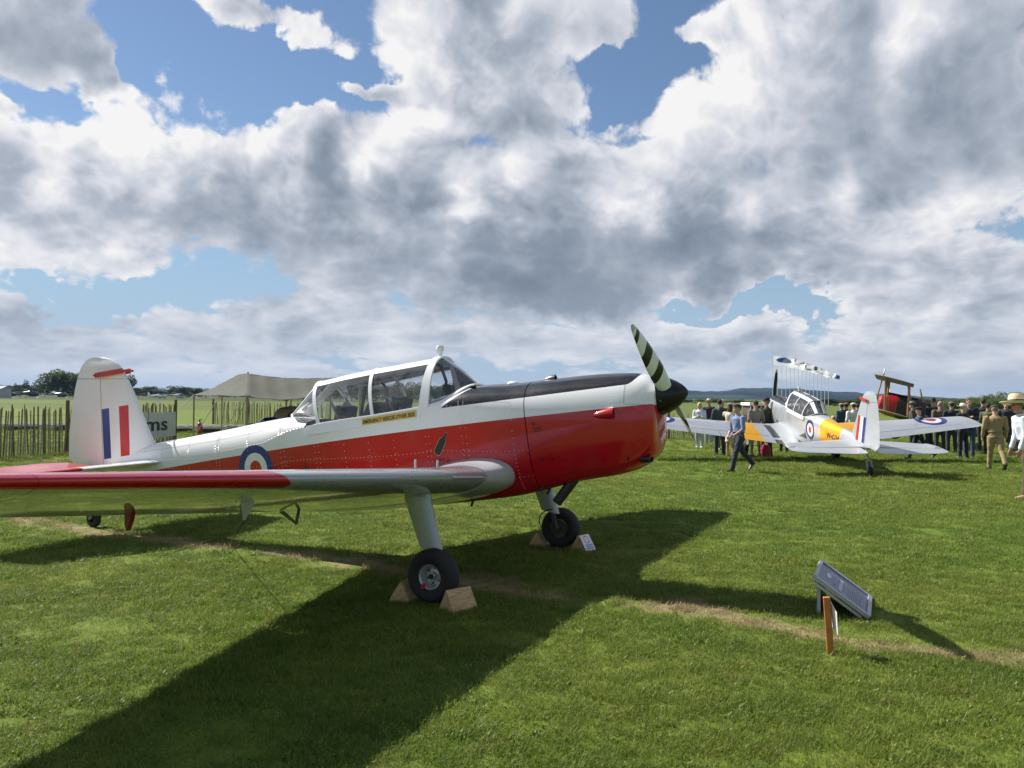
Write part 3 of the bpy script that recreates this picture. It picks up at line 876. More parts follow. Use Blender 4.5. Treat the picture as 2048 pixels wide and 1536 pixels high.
        ribbon([(to_b(-.25, 1.1)[0] + .5 * k / 6, R(20)) for k in range(7)], .002)
    sm.each('skin_seam', mats['fus'], root, smooth=False, fix=False)
    return P

def side_decal(name, vs, fs, mat, root, s0, z0, ang=0, flip=1, side=-1, off=.004, along=1):
    """wrap flat lettering or a mark on the fuselage side; x of the drawing runs forward (starboard side)"""
    out = []
    ca, sa = math.cos(ang), math.sin(ang)
    for v in vs:
        x, y = v[0] * along, v[1]
        s_ = s0 + x * ca - y * sa; z_ = z0 + x * sa + y * ca
        out.append(Vector((s_, side * (side_l(s_, z_) + off), z_)))
    return obj(name, out, fs, mat, root, smooth=False)

# ------------------------------------------------------------------ paint schemes (flat print on the skins)
RED = (.45, .004, .013); WHITE = (.78, .78, .77); BLUE = (.012, .022, .20); INK = (.012, .013, .015)
YELLOW = (.80, .38, .010); SILVER = (.42, .44, .46)

def paint(name, color_fn, rough=.28, coat=.8, metal=0, wav=.05):
    m_, nt, b, _ = mat_new(name)
    o_ = nt.obj(); x, y, z = nt.xyz(o_)
    c = color_fn(nt, x, y, z)
    grime = nt.noise(o_, 3.5, 6, .65)
    fine = nt.noise(o_, 40, 3, .6)
    c = nt.mix(nt.lin(.5, .85, grime, 0, .10), c, (.23, .22, .20))
    nt.set(b.inputs['Base Color'], c)
    nt.set(b.inputs['Roughness'], nt.lin(.3, .75, grime, rough * .8, rough * 1.5))
    b.inputs['Coat Weight'].default_value = coat; b.inputs['Specular IOR Level'].default_value = .18; nt.set(b.inputs['Coat Roughness'], nt.lin(.3, .8, grime, .03, .10))
    b.inputs['Metallic'].default_value = metal
    bump(nt, b, nt.noise(o_, 5, 3, .5) + fine * .04, wav, .03)
    return m_

def roundel(nt, base, x, z, cx, cz, r, ratio=(1, .66, .33), sx=1.0):
    d = nt.m('SQRT', (x - cx) * (x - cx) * (1 / sx / sx) + (z - cz) * (z - cz))
    c = nt.mix(d.lt(r * ratio[0]), base, BLUE)
    c = nt.mix(d.lt(r * ratio[1]), c, WHITE)
    return nt.mix(d.lt(r * ratio[2]), c, (.50, .012, .012))

def red_fus(nt, x, y, z):
    drop = (x - 1.46).max(0)
    line = 1.424 + x * .124 - x * x * .0055 - drop * drop * 14.0
    blk = 1.600 + x * .128 + drop * drop * 0
    curl = (x - 1.24).max(0)
    blk = blk + curl * curl * 9
    c = nt.mix(z.lt(line), WHITE, RED)
    # dark deck only ahead of the windscreen
    ws = x.gt(-.60 + 0) 
    swoop = (z - 1.50) * 1.25 - .56
    front = x.gt(swoop)
    c = nt.mix(z.gt(blk) * ws * front, c, INK)
    c = nt.mix(x.gt(1.45) * z.lt(1.47), c, RED)
    c = roundel(nt, c, x, z, -2.825, .865, .25)
    return c

def silver_fus(nt, x, y, z):
    blk = 1.64 + x * .10
    c = nt.mix(z.gt(blk) * x.gt(-.55), SILVER, INK)
    c = nt.mix(x.lt(-3.05) * x.gt(-4.15), c, YELLOW)
    return roundel(nt, c, x, z, -2.45, 1.0, .27)

def fin_paint(back_blue, base):
    def f(nt, x, y, z):
        fr = nt.m('MULTIPLY', z - .84, .13)
        xb = x + fr                      # stripes lean back a little
        zin = z.lt(1.49) * z.gt(.875 - 0) 
        top = z.lt(1.475 + (x + 5.3) * .13) * z.gt(.86 + (x + 5.3) * .15)
        c = nt.mix(xb.gt(-5.36) * xb.lt(-4.90) * top, base, WHITE)
        c = nt.mix(xb.gt(-5.36) * xb.lt(-5.225) * top, c, BLUE)
        return nt.mix(xb.gt(-5.055) * xb.lt(-4.90) * top, c, (.50, .012, .016))
    return f

def red_wing(nt, x, y, z):
    l = y.abs()
    c_ = (x + .25)
    edge = 3.10 - (c_ * .0) + (.16 - x).max(0) * (.16 - x).max(0) * .30 + (z - 1.10).abs() * 1.2
    nz = nt.xyz(V(nt, nt.node('ShaderNodeTexCoord').outputs['Normal']))[2]
    under = nz.lt(-.86)
    dull = (.35, .365, .37)
    c = nt.mix(l.gt(edge) * (1 - under), dull, RED)
    c = nt.mix((x.lt(-.05) * l.gt(1.95) * l.lt(3.0)) * 0, c, WHITE)
    c2 = roundel(nt, c, x, y, -.62, 0, .001)
    return c

def silver_wing(nt, x, y, z):
    l = y.abs()
    c = nt.mix(l.gt(1.25) * l.lt(1.98), SILVER, YELLOW)
    c = roundel(nt, c, x, l, -.42, 4.0, .44)
    c = nt.mix(l.gt(.60) * l.lt(.93) * x.lt(-.35) * x.gt(-1.33), c, (.05, .05, .052))
    c = nt.mix(l.gt(.64) * l.lt(.93) * x.lt(-1.44) * x.gt(-1.68), c, (.05, .05, .052))
    return c

def red_tail(nt, x, y, z):
    return nt.mix((y.abs().gt(.95) + x.lt(-5.30)).min(1), WHITE, RED)

def zebra(nt, x, y, z):
    t = x + y * .55
    c = (.78, .80, .84)
    for a, b in ((.315, .43), (.57, .71), (.865, .935)):
        c = nt.mix(t.gt(a) * t.lt(b), c, INK)
    return nt.mix(x.gt(.965), c, (.45, .45, .44))

def yellow_tip(nt, x, y, z): return nt.mix(x.gt(.93), (.018, .017, .018), (.75, .55, .05))

def glassmat(name, tint=(1, 1, 1), dens=.04, refl=1.0):
    m_ = bpy.data.materials.new(name); m_.use_nodes = True; m_.node_tree.nodes.clear(); nt = NT(m_.node_tree)
    tr = nt.node('ShaderNodeBsdfTransparent'); tr.inputs[0].default_value = (*[c * (1 - dens) for c in tint], 1)
    gl = nt.node('ShaderNodeBsdfGlossy'); gl.inputs['Roughness'].default_value = .02
    df = nt.node('ShaderNodeBsdfDiffuse'); df.inputs[0].default_value = (.6, .62, .65, 1)
    scr = nt.noise(nt.obj(), 9, 6, .7)
    bp = nt.node('ShaderNodeBump'); bp.inputs['Strength'].default_value = .06; bp.inputs['Distance'].default_value = .02; nt.set(bp.inputs['Height'], nt.noise(nt.obj(), 3, 2, .5)); nt.t.links.new(bp.outputs[0], gl.inputs['Normal'])
    fr = nt.node('ShaderNodeFresnel'); fr.inputs[0].default_value = 1.5
    m1 = nt.node('ShaderNodeMixShader'); nt.set(m1.inputs[0], V(nt, fr.outputs[0]) * refl); nt.t.links.new(tr.outputs[0], m1.inputs[1]); nt.t.links.new(gl.outputs[0], m1.inputs[2])
    m2 = nt.node('ShaderNodeMixShader'); nt.set(m2.inputs[0], nt.lin(.35, .8, scr, .02, .17)); nt.t.links.new(m1.outputs[0], m2.inputs[1]); nt.t.links.new(df.outputs[0], m2.inputs[2])
    o_ = nt.node('ShaderNodeOutputMaterial'); nt.t.links.new(m2.outputs[0], o_.inputs[0])
    return m_

glass = glassmat('canopy_glass')
roof_glass = glassmat('tinted_roof_glass', (.45, .52, .68), .25)
common = dict(
    glass=glass, roof_glass=roof_glass, tyre=plain((.016, .016, .017), .75, bumpy=.2, scale=20), rim=plain((.42, .44, .42), .35, .3, .3, scale=20),
    dark=plain((.012, .012, .013), .45), metal=plain((.6, .6, .6), .3, .9), brake=plain((.06, .055, .05), .5, .4, var=.5, scale=40),
    cockpit=plain((.045, .050, .045), .7), seat=plain((.30, .31, .30), .5), cushion=plain((.035, .045, .035), .9), strap=plain((.42, .38, .28), .8),
    dial=plain((.25, .25, .24), .4), exhaust=plain((.045, .042, .045), .5, .5, var=.4, scale=25), redmark=plain((.5, .01, .01), .5), deckblack=plain((.015, .016, .018), .35, coat=.4))
leg_grey = plain((.34, .37, .38), .38, .25, .3, var=.08, scale=8)
red_mats = dict(common, fus=paint('red_white_paint', red_fus), wing=paint('wing_paint', red_wing, rough=.25, coat=1.0, metal=.25, wav=.03), tail=paint('tail_paint', red_tail),
    fin=paint('fin_paint', fin_paint(True, WHITE)), fairing=paint('silver_paint', lambda nt, x, y, z: nt.mix(.5, SILVER, SILVER), .3, .6), frame=paint('white_frame', lambda nt, x, y, z: nt.mix(.5, WHITE, WHITE)),
    spinner=plain((.008, .008, .009), .34, coat=.12, spec=.3), blade=paint('striped_blade', zebra, .35, .4), leg=leg_grey, bracket=plain((.10, .11, .10), .5), bracket_out=plain((.20, .01, .01), .5),
    rivet=plain((.70, .56, .54), .3, .3), seam=plain((.30, .22, .21), .5))
sil = dict(metal=.45, rough=.40, coat=.35)
silver_mats = dict(common, fus=paint('silver_fuselage_paint', silver_fus, **sil), wing=paint('silver_wing_paint', silver_wing, **sil), tail=paint('silver_tail_paint', lambda nt, x, y, z: nt.mix(.5, SILVER, SILVER), **sil),
    fin=paint('silver_fin_paint', fin_paint(True, SILVER), **sil), fairing=paint('silver_plain_paint', lambda nt, x, y, z: nt.mix(.5, SILVER, SILVER), **sil), frame=paint('silver_frame', lambda nt, x, y, z: nt.mix(.5, (.7, .7, .7), (.7, .7, .7)), .35, .4),
    spinner=plain((.014, .014, .016), .22, coat=.5), blade=paint('yellow_tip_blade', yellow_tip, .5, .2), leg=leg_grey, bracket=leg_grey, bracket_out=leg_grey,
    rivet=plain((.5, .5, .5), .3, .6), seam=plain((.25, .25, .25), .5))

# ------------------------------------------------------------------ red aeroplane
RO = Vector((-.0462, 7.8872, 0)); RYAW = math.atan2(-.4193, .9079)
red = thing('training_aeroplane', 'red and white low wing aeroplane in the foreground with a striped propeller', 'aeroplane', RO, RYAW)
PR = build_trainer(red, red_mats, dict(prop=148, scoops=True, twist=-1, droop=-.27))
def redw(p):
    return Matrix.Translation(RO) @ Matrix.Rotation(RYAW, 4, 'Z') @ Vector(p)
# yellow notice on the canopy rail
ink = plain((.03, .028, .02), .6); yel = plain((.66, .46, .10), .5, coat=.2)
def rail_y(s): return -(.366)
sl_ = -.149
q = [(-1.40, -.072), (-.78, -.072), (-.78, -.008), (-1.40, -.008)]
def railz(s, dz): return 1.529 - .149 * (-.70 - s) + dz + .002
vs = []
for s, dz in q: vs.append(Vector((s, -.3670, railz(s, dz))))
notice = obj('rescue_notice', vs, [(0, 1, 2, 3)], yel, red, smooth=False)
tv, tf = text_mesh('EMERGENCY RESCUE OTHER SIDE', .052, .0012)
wd = max(v.x for v in tv)
tv = [Vector((-1.385 + v.x * (.59 / wd), -.3695, railz(-1.385 + v.x * (.59 / wd), -.060 + v.y))) for v in tv]
obj('notice_lettering', tv, tf, ink, notice, smooth=False)
# bottle silhouette
bp = [(-.045, -.15), (-.02, -.165), (.02, -.165), (.045, -.15), (.048, .02), (.035, .055), (.015, .075), (.012, .125), (.024, .13), (.024, .14), (-.024, .14), (-.024, .13), (-.012, .125), (-.015, .075), (-.035, .055), (-.048, .02)]
outl = [(x * 1.16, (y + .01) * 1.05 - .01) for x, y in bp]
side_decal('bottle_outline', [(x * .74, y * .74) for x, y in outl], [tuple(range(len(outl)))], plain((.35, .30, .22), .5), red, -.505, 1.21, R(-28), off=.0035)
side_decal('bottle_mark', [(x * .74, y * .74) for x, y in bp], [tuple(range(len(bp)))], plain((.012, .012, .012), .4), red, -.505, 1.21, R(-28), off=.0055)
# small stencils near the wing root and firewall
for s_, z_, n_, w_ in ((-.60, 1.045, 2, .12), (.42, 1.365, 3, .07), (-2.9, 1.08, 0, 0)):
    mbx = []; fx = []
    for r_ in range(n_):
        x = 0
        while x < w_:
            ww = rnd.uniform(.006, .014); y = -r_ * .016
            b = len(mbx); mbx += [(x, y), (x + ww, y), (x + ww, y + .008), (x, y + .008)]; fx.append((b, b + 1, b + 2, b + 3)); x += ww + .005
    if fx: side_decal('stencil', mbx, fx, plain((.05, .01, .01), .5), red, s_, z_, R(7), off=.0038)
for s_, z_, r_ in ((.425, 1.405, .013), (.60, 1.10, .012), (1.28, 1.12, .012), (.50, 1.095, .016)):
    side_decal('fastener', [(math.cos(a) * r_, math.sin(a) * r_) for a in [2 * math.pi * k / 10 for k in range(10)]], [tuple(range(10))], common['dark'], red, s_, z_, 0, off=.005)
# small blue bird badge on the upper blade
bird = [(-.02, .0), (-.005, .012), (.012, .034), (.006, .008), (.022, .012), (.012, -.002), (.018, -.022), (.0, -.010), (-.018, -.016)]
bl = PR['blade']
def blade_surf(r_, y):   # front of the blade skin near radius r
    tw = R(30); return Vector((r_, y * math.cos(tw), y * math.sin(tw)))
zoff = .0185
badge_v = []
for x, y in bird:
    r_ = .50 + x * 1.0; tw = R(36); z0 = -zoff * .36 - .004
    badge_v.append(Vector((r_, y * 1.2 * math.cos(tw) - z0 * math.sin(tw), y * 1.2 * math.sin(tw) + z0 * math.cos(tw))))
obj('bird_badge', badge_v, [tuple(range(len(bird)))], plain((.03, .10, .28), .5), bl, smooth=False)
# rudder lock clamp over the fin
def rudder_lock(root_m, label, matr):
    cl_ = thing('rudder_lock', label, 'clamp'); cl_.matrix_world = root_m
    for sgn in (-1, 1):
        mb = MB(); mb.bar((-5.52, sgn * .075, 1.868), (-5.08, sgn * .055, 1.925), .022, .06)
        mb.build('clamp_bar', matr, cl_, smooth=False)
    mb = MB(); mb.tube([(-5.07, -.09, 1.927), (-5.07, .09, 1.927)], .014, 8); mb.tube([(-5.52, -.1, 1.868), (-5.52, .1, 1.868)], .012, 8)
    mb.each('clamp_bolt', matr, cl_)
RM = Matrix.Translation(RO) @ Matrix.Rotation(RYAW, 4, 'Z')
rudder_lock(RM, 'red wooden rudder lock clamped on the white fin of the red aeroplane', plain((.42, .02, .015), .4, coat=.3))
# cord hanging from the mast to the grass
q = PR['mast']; p0 = redw(q + Vector((-.022, 0, -.115)))
g1 = Vector(gnd(452, 1080)); g2 = Vector(gnd(345, 1110))
mb = MB(); pts = []
for k in range(10):
    t = k / 9; pts.append(p0.lerp(g1 + Vector((0, 0, .03)), t) + Vector((0, 0, -.05 * math.sin(math.pi * t) + .0)))
pts += [g1.lerp(g2, t) + Vector((.02 * math.sin(t * 9), 0, .03)) for t in (.15, .3, .5, .7, .85, 1)]
mb.tube(pts, .0035, 6); c_ = mb.build('earthing_cord', common['tyre']); tag(c_, 'thin black cord trailing onto the grass from the mast below the red wing', 'cord')
# ------------------------------------------------------------------ silver aeroplane
SO = Vector((8.38, 25.0, -.12)); SYAW = R(90)
silv = thing('training_aeroplane', 'silver low wing aeroplane with yellow bands seen from behind its tail', 'aeroplane', SO, SYAW)
silv.rotation_euler = (0, R(-1.2), SYAW)
PS = build_trainer(silv, silver_mats, dict(prop=91, scoops=False, droop=.0, tw=.12))
tv, tf = text_mesh('W\u2022G34', .22, .005)
for sd in (1,):
    # port side: the letters read towards the tail's left, x runs aft to forward mirrored
    w0 = max(v.x for v in tv)
    side_decal('serial_lettering', [(-v.x, v.y) for v in tv], [f[::-1] for f in tf], ink, silv, -3.42, .86, R(7), side=1)
rudder_lock(Matrix.Translation(SO) @ Matrix.Rotation(SYAW, 4, 'Z') @ Matrix.Rotation(R(-1.2), 4, 'Y'), 'red rudder lock clamped on the silver fin of the far aeroplane', plain((.42, .02, .015), .4, coat=.3))

# ------------------------------------------------------------------ field
def worn(nt, x, y):
    """dry trodden strip that crosses the field in front of the aeroplane"""
    d = (y - (7.15 - x * .557)) * .874 + (nt.noise(nt.comb(x, y, 0), .55, 3, .6) - .5) * 1.5
    along = nt.noise(nt.comb(x, y, 3.3), .9, 3, .6)
    m_ = nt.m('SUBTRACT', 1, nt.step(.02, .25, d.abs()))
    return m_ * nt.step(.40, .51, along + nt.lin(1.2, 2.6, x, 0, .07) - nt.lin(-.6, .2, x, .0, .03) * x.lt(1.2))

def worn_py(x, y): return abs((y - (7.15 - x * .557)) * .874)

def grass_colour(nt, P_):
    x, y, z = nt.xyz(P_); xy = nt.comb(x, y, 0)
    big = nt.noise(xy, .16, 4, .55); mid = nt.noise(xy, 1.1, 4, .6); clump = nt.noise(xy, 5, 4, .65)
    c = nt.mix(nt.lin(.32, .68, mid), (.116, .206, .020), (.222, .300, .036))
    c = nt.mix(nt.lin(.38, .72, big, 0, .55), c, (.255, .250, .042))
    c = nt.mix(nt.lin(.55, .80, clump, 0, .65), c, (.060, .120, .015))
    c = nt.mix(nt.lin(.30, .45, clump, .5, 0), c, (.30, .27, .075))
    return c, xy

def ground_material():
    m_, nt, b, _ = mat_new('field_grass')
    P_ = nt.pos(); c, xy = grass_colour(nt, P_)
    x, y, z = nt.xyz(P_)
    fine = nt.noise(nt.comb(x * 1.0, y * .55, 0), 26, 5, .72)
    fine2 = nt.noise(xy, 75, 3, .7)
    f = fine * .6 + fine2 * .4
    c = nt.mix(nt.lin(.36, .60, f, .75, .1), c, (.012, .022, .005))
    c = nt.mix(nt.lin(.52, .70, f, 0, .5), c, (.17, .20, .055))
    # farther out single blades merge into mown bands
    far = nt.step(45, 120, y)
    bands = nt.noise(nt.comb(x * .002, y * .022, 0), 1.0, 3, .5)
    streak = nt.noise(nt.comb(x * .03, y * .35, 0), 1.0, 4, .6)
    fc = nt.mix(nt.lin(.40, .60, bands), (.070, .105, .018), (.125, .145, .036))
    fc = nt.mix(nt.lin(.35, .7, streak, 0, .4), fc, (.10, .15, .03))
    c = nt.mix(far, c, fc)
    wn = worn(nt, x, y)
    dry = nt.mix(nt.noise(xy, 30, 4, .7), (.17, .115, .06), (.44, .34, .20))
    c = nt.mix(wn * nt.lin(.38, .56, nt.noise(xy, 9, 4, .7)), c, dry)
    # rough unmown strip between the mown field and the flight line
    c = nt.mix(nt.step(235, 240, y) * x.lt(40), c, nt.mix(streak, (.035, .055, .014), (.06, .075, .022)))
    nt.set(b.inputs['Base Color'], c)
    b.inputs['Roughness'].default_value = .9; b.inputs['Specular IOR Level'].default_value = .15
    bump(nt, b, f, .9, .03)
    return m_

gx = sorted(set([-6000, -2500, -1200, -600, -300, -150, -80] + [-60 + 4 * i for i in range(31)] + [80, 150, 300, 600, 1200, 2500, 6000] + [-6 + .75 * i for i in range(21)]))
gy = sorted(set([-300, -60, -20, -8, 0] + [1.0 * i for i in range(1, 26)] + [27, 30, 35, 42, 50, 65, 90, 130, 200, 320, 600, 1200, 2500, 5200, 9000]))
vs = [(x, y, gz(x, y) + (.0 if y > 40 else .006 * math.sin(x * 3.1 + y * 1.7) + .006 * math.sin(x * 1.3 - y * 2.3))) for y in gy for x in gx]
fs = [(j * len(gx) + i, j * len(gx) + i + 1, (j + 1) * len(gx) + i + 1, (j + 1) * len(gx) + i) for j in range(len(gy) - 1) for i in range(len(gx) - 1)]
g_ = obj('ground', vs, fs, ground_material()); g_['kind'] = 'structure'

# ------------------------------------------------------------------ real blades of grass, as tufts scattered by geometry nodes
def blade_material():
    m_, nt, b, o_ = mat_new('grass_blades')
    P_ = nt.pos(); c, xy = grass_colour(nt, P_)
    x, y, z = nt.xyz(P_)
    oi = nt.node('ShaderNodeObjectInfo')
    rv_ = V(nt, oi.outputs['Random'])
    at_ = nt.node('ShaderNodeAttribute'); at_.attribute_name = 'tint'
    t = V(nt, at_.outputs['Fac'])
    c = nt.mix(nt.lin(.0, .35, t, .70, 0), c, (.020, .046, .007))
    c = nt.mix(nt.lin(.70, 1, t, 0, .75), c, (.29, .31, .085))
    c = nt.mix(t.gt(.93) * .85, c, (.44, .38, .20))
    c = nt.mix(nt.lin(.5, 1, rv_, 0, .35), c, (.070, .130, .020))
    wn = worn(nt, x, y)
    c = nt.mix(wn * .9, c, (.42, .32, .18))
    nt.set(b.inputs['Base Color'], c)
    b.inputs['Roughness'].default_value = .5; b.inputs['Specular IOR Level'].default_value = .35
    tr = nt.node('ShaderNodeBsdfTranslucent'); nt.set(tr.inputs[0], c)
    ms = nt.node('ShaderNodeMixShader'); ms.inputs[0].default_value = .42
    nt.t.links.new(b.outputs[0], ms.inputs[1]); nt.t.links.new(tr.outputs[0], ms.inputs[2]); nt.t.links.new(ms.outputs[0], o_.inputs[0])
    return m_

def build_grass():
    r_ = np.random.default_rng(5)
    verts, faces, ptint, vid = [], [], [], []
    NV = 7
    for v_ in range(NV):
        nb = 64
        for k in range(nb):
            rad = .085 * math.sqrt(r_.random()); th = r_.random() * 6.283
            bx, by = rad * math.cos(th), rad * math.sin(th)
            hgt = (.012 + .021 * r_.random() ** 1.3) * (1.25 if v_ in (2, 5) else 1)
            az = r_.random() * 6.283; lean = .25 + 1.1 * r_.random() ** .8
            wdt = .0009 + .0011 * r_.random(); wa = az + 1.571 + r_.normal() * .5
            wx, wy = math.cos(wa) * wdt, math.sin(wa) * wdt
            dx_, dy_ = math.cos(az), math.sin(az); L_ = hgt * 1.5
            def P_(t):
                a = lean * t; return (bx + dx_ * L_ * math.sin(a) * t, by + dy_ * L_ * math.sin(a) * t, L_ * t * math.cos(a * .8) - .002)
            p1, p2, p3 = P_(0), P_(.55), P_(1)
            if v_ == 6 and k % 2: wx *= 3.4; wy *= 3.4; p2 = P_(.5); p3 = tuple(q * .9 for q in P_(.9))
            b = len(verts)
            verts += [(p1[0] - wx, p1[1] - wy, p1[2]), (p1[0] + wx, p1[1] + wy, p1[2]), (p2[0] + wx * .9, p2[1] + wy * .9, p2[2]), (p2[0] - wx * .9, p2[1] - wy * .9, p2[2]), p3]
            faces += [(b, b + 1, b + 2, b + 3), (b + 3, b + 2, b + 4)]
            t = float(np.clip(r_.normal(.5, .24), 0, 1)); ptint += [t] * 5; vid += [v_] * 5
    # where tufts stand
    pts = []
    def zone(y0, y1, dens, sc):
        half = lambda y: .68 * y + .9
        area = sum((half(y0 + (y1 - y0) * (i + .5) / 20) * 2) * (y1 - y0) / 20 for i in range(20)); n = int(area * dens)
        c_ = 0
        while c_ < n:
            y = math.sqrt(r_.random() * (y1 * y1 - y0 * y0) + y0 * y0); x = (r_.random() * 2 - 1) * half(y)
            c_ += 1
            if worn_py(x, y) < .22 and r_.random() < .6: continue
            cl = math.sin(x * 2.3 + 1.7 * math.sin(y * 1.3)) * math.sin(y * 2.9 + 1.3 * math.sin(x * 1.9)) + .5 * math.sin(x * 7.1 + y * 5.3)
            if cl < -.75 and r_.random() < .5: continue
            pts.append((x, y, gz(x, y), sc * (.72 + .45 * r_.random() + (.45 * max(0, cl - .35) if r_.random() < .5 else 0))))
    zone(3.2, 5.5, 330, .92); zone(5.5, 8, 240, 1.0); zone(8, 12, 120, 1.2); zone(12, 18, 60, 1.45); zone(18, 28, 26, 1.9); zone(28, 44, 8, 2.2)
    nv = len(verts)
    verts += [p[:3] for p in pts]
    me = bpy.data.meshes.new('grass'); me.from_pydata(verts, [], faces); me.materials.append(blade_material())
    a = me.attributes.new('is_spot', 'BOOLEAN', 'POINT'); a.data.foreach_set('value', [False] * nv + [True] * len(pts))
    a = me.attributes.new('spot_size', 'FLOAT', 'POINT'); a.data.foreach_set('value', [1.0] * nv + [p[3] for p in pts])
    a = me.attributes.new('tint', 'FLOAT', 'POINT'); a.data.foreach_set('value', ptint + [0.5] * len(pts))
    a = me.attributes.new('variant', 'INT', 'POINT'); a.data.foreach_set('value', vid + [0] * len(pts))
    me.update()
    o = bpy.data.objects.new('grass', me); link(o); o['kind'] = 'stuff'; tag(o, 'short mown green grass with paler blades growing over the airfield', 'grass')
    ng = bpy.data.node_groups.new('scatter_grass', 'GeometryNodeTree')
    ng.interface.new_socket('Geometry', in_out='INPUT', socket_type='NodeSocketGeometry'); ng.interface.new_socket('Geometry', in_out='OUTPUT', socket_type='NodeSocketGeometry')
    N = ng.nodes; Lk = ng.links
    gi, go = N.new('NodeGroupInput'), N.new('NodeGroupOutput')
    def attr(nm, typ):
        n = N.new('GeometryNodeInputNamedAttribute'); n.data_type = typ; n.inputs['Name'].default_value = nm; return n.outputs['Attribute']
    sep = N.new('GeometryNodeSeparateGeometry'); sep.domain = 'POINT'; Lk.new(gi.outputs[0], sep.inputs[0]); Lk.new(attr('is_spot', 'BOOLEAN'), sep.inputs['Selection'])
    spl = N.new('GeometryNodeSplitToInstances'); spl.domain = 'POINT'; Lk.new(sep.outputs['Inverted'], spl.inputs[0]); Lk.new(attr('variant', 'INT'), spl.inputs['Group ID'])
    m2p = N.new('GeometryNodeMeshToPoints'); Lk.new(sep.outputs['Selection'], m2p.inputs[0])
    ins = N.new('GeometryNodeInstanceOnPoints'); Lk.new(m2p.outputs[0], ins.inputs['Points']); Lk.new(spl.outputs['Instances'], ins.inputs['Instance'])
    ins.inputs['Pick Instance'].default_value = True
    rv_ = N.new('FunctionNodeRandomValue'); rv_.data_type = 'INT'
    for i_ in rv_.inputs:
        if i_.type == 'INT' and i_.name == 'Max' : i_.default_value = NV - 1
        if i_.type == 'INT' and i_.name == 'Min' : i_.default_value = 0
    Lk.new([q for q in rv_.outputs if q.type == 'INT'][0], ins.inputs['Instance Index'])
    r2 = N.new('FunctionNodeRandomValue'); r2.data_type = 'FLOAT_VECTOR'
    vi = [q for q in r2.inputs if q.type == 'VECTOR']; vi[0].default_value = (-.12, -.12, 0); vi[1].default_value = (.12, .12, 6.283)
    r2.inputs['Seed'].default_value = 3
    e2 = N.new('FunctionNodeEulerToRotation'); Lk.new([q for q in r2.outputs if q.type == 'VECTOR'][0], e2.inputs[0]); Lk.new(e2.outputs[0], ins.inputs['Rotation'])
    Lk.new(attr('spot_size', 'FLOAT'), ins.inputs['Scale'])
    Lk.new(ins.outputs[0], go.inputs[0])
    md = o.modifiers.new('scatter', 'NODES'); md.node_group = ng
    print('tufts', len(pts))
build_grass()

# ------------------------------------------------------------------ people
def voxel(mb, name, mat, parent, vox, smooth_it=3, noise_amp=0, factor=.5):
    me = bpy.data.meshes.new(name); me.from_pydata([tuple(v) for v in mb.v], [], mb.f)
    o = bpy.data.objects.new(name, me); col.objects.link(o)
    bm = bmesh.new(); bm.from_mesh(me); bmesh.ops.recalc_face_normals(bm, faces=bm.faces); bm.to_mesh(me); bm.free()
    md = o.modifiers.new('r', 'REMESH'); md.mode = 'VOXEL'; md.voxel_size = vox; md.use_smooth_shade = True
    sm = o.modifiers.new('s', 'SMOOTH'); sm.iterations = smooth_it; sm.factor = factor
    dg = bpy.context.evaluated_depsgraph_get()
    nm = bpy.data.meshes.new_from_object(o.evaluated_get(dg))
    o.modifiers.clear(); o.data = nm; bpy.data.meshes.remove(me); nm.name = name
    if noise_amp:
        n = len(nm.vertices); co = np.empty(n * 3); nm.vertices.foreach_get('co', co); co = co.reshape(-1, 3)
        no = np.empty(n * 3); nm.vertex_normals.foreach_get('vector', no); no = no.reshape(-1, 3)
        ph = rnd.random() * 10
        f = np.sin(co[:, 2] * 34 + 3 * np.sin(co[:, 0] * 17 + ph) + ph) * .6 + np.sin(co[:, 0] * 41 + co[:, 2] * 13 + ph) * .4 + np.sin(co[:, 1] * 37 - co[:, 2] * 23 + ph * 2) * .5
        co += no * (f * noise_amp)[:, None]; nm.vertices.foreach_set('co', co.ravel())
    nm.materials.clear(); nm.materials.append(mat)
    nm.polygons.foreach_set('use_smooth', [True] * len(nm.polygons)); nm.update()
    o.parent = parent
    return o

def ellip(mb, c, r, n=12, m=8, rot=None):
    vs = []
    for i in range(m + 1):
        ph = math.pi * i / m - math.pi / 2
        for k in range(n):
            a = 2 * math.pi * k / n
            q = Vector((math.cos(ph) * math.cos(a) * r[0], math.cos(ph) * math.sin(a) * r[1], math.sin(ph) * r[2]))
            if rot is not None: q = rot @ q
            vs.append(Vector(c) + q)
    fs = [(i * n + k, i * n + (k + 1) % n, (i + 1) * n + (k + 1) % n, (i + 1) * n + k) for i in range(m) for k in range(n)]
    mb.add(vs, fs)

SKIN = plain((.46, .27, .19), .55, name='skin')
SKIN2 = plain((.38, .20, .13), .55, name='skin')
def cloth(c, var=.18, scale=14): return plain(c, .88, var=var, scale=scale, bumpy=.25, sheen=.1)

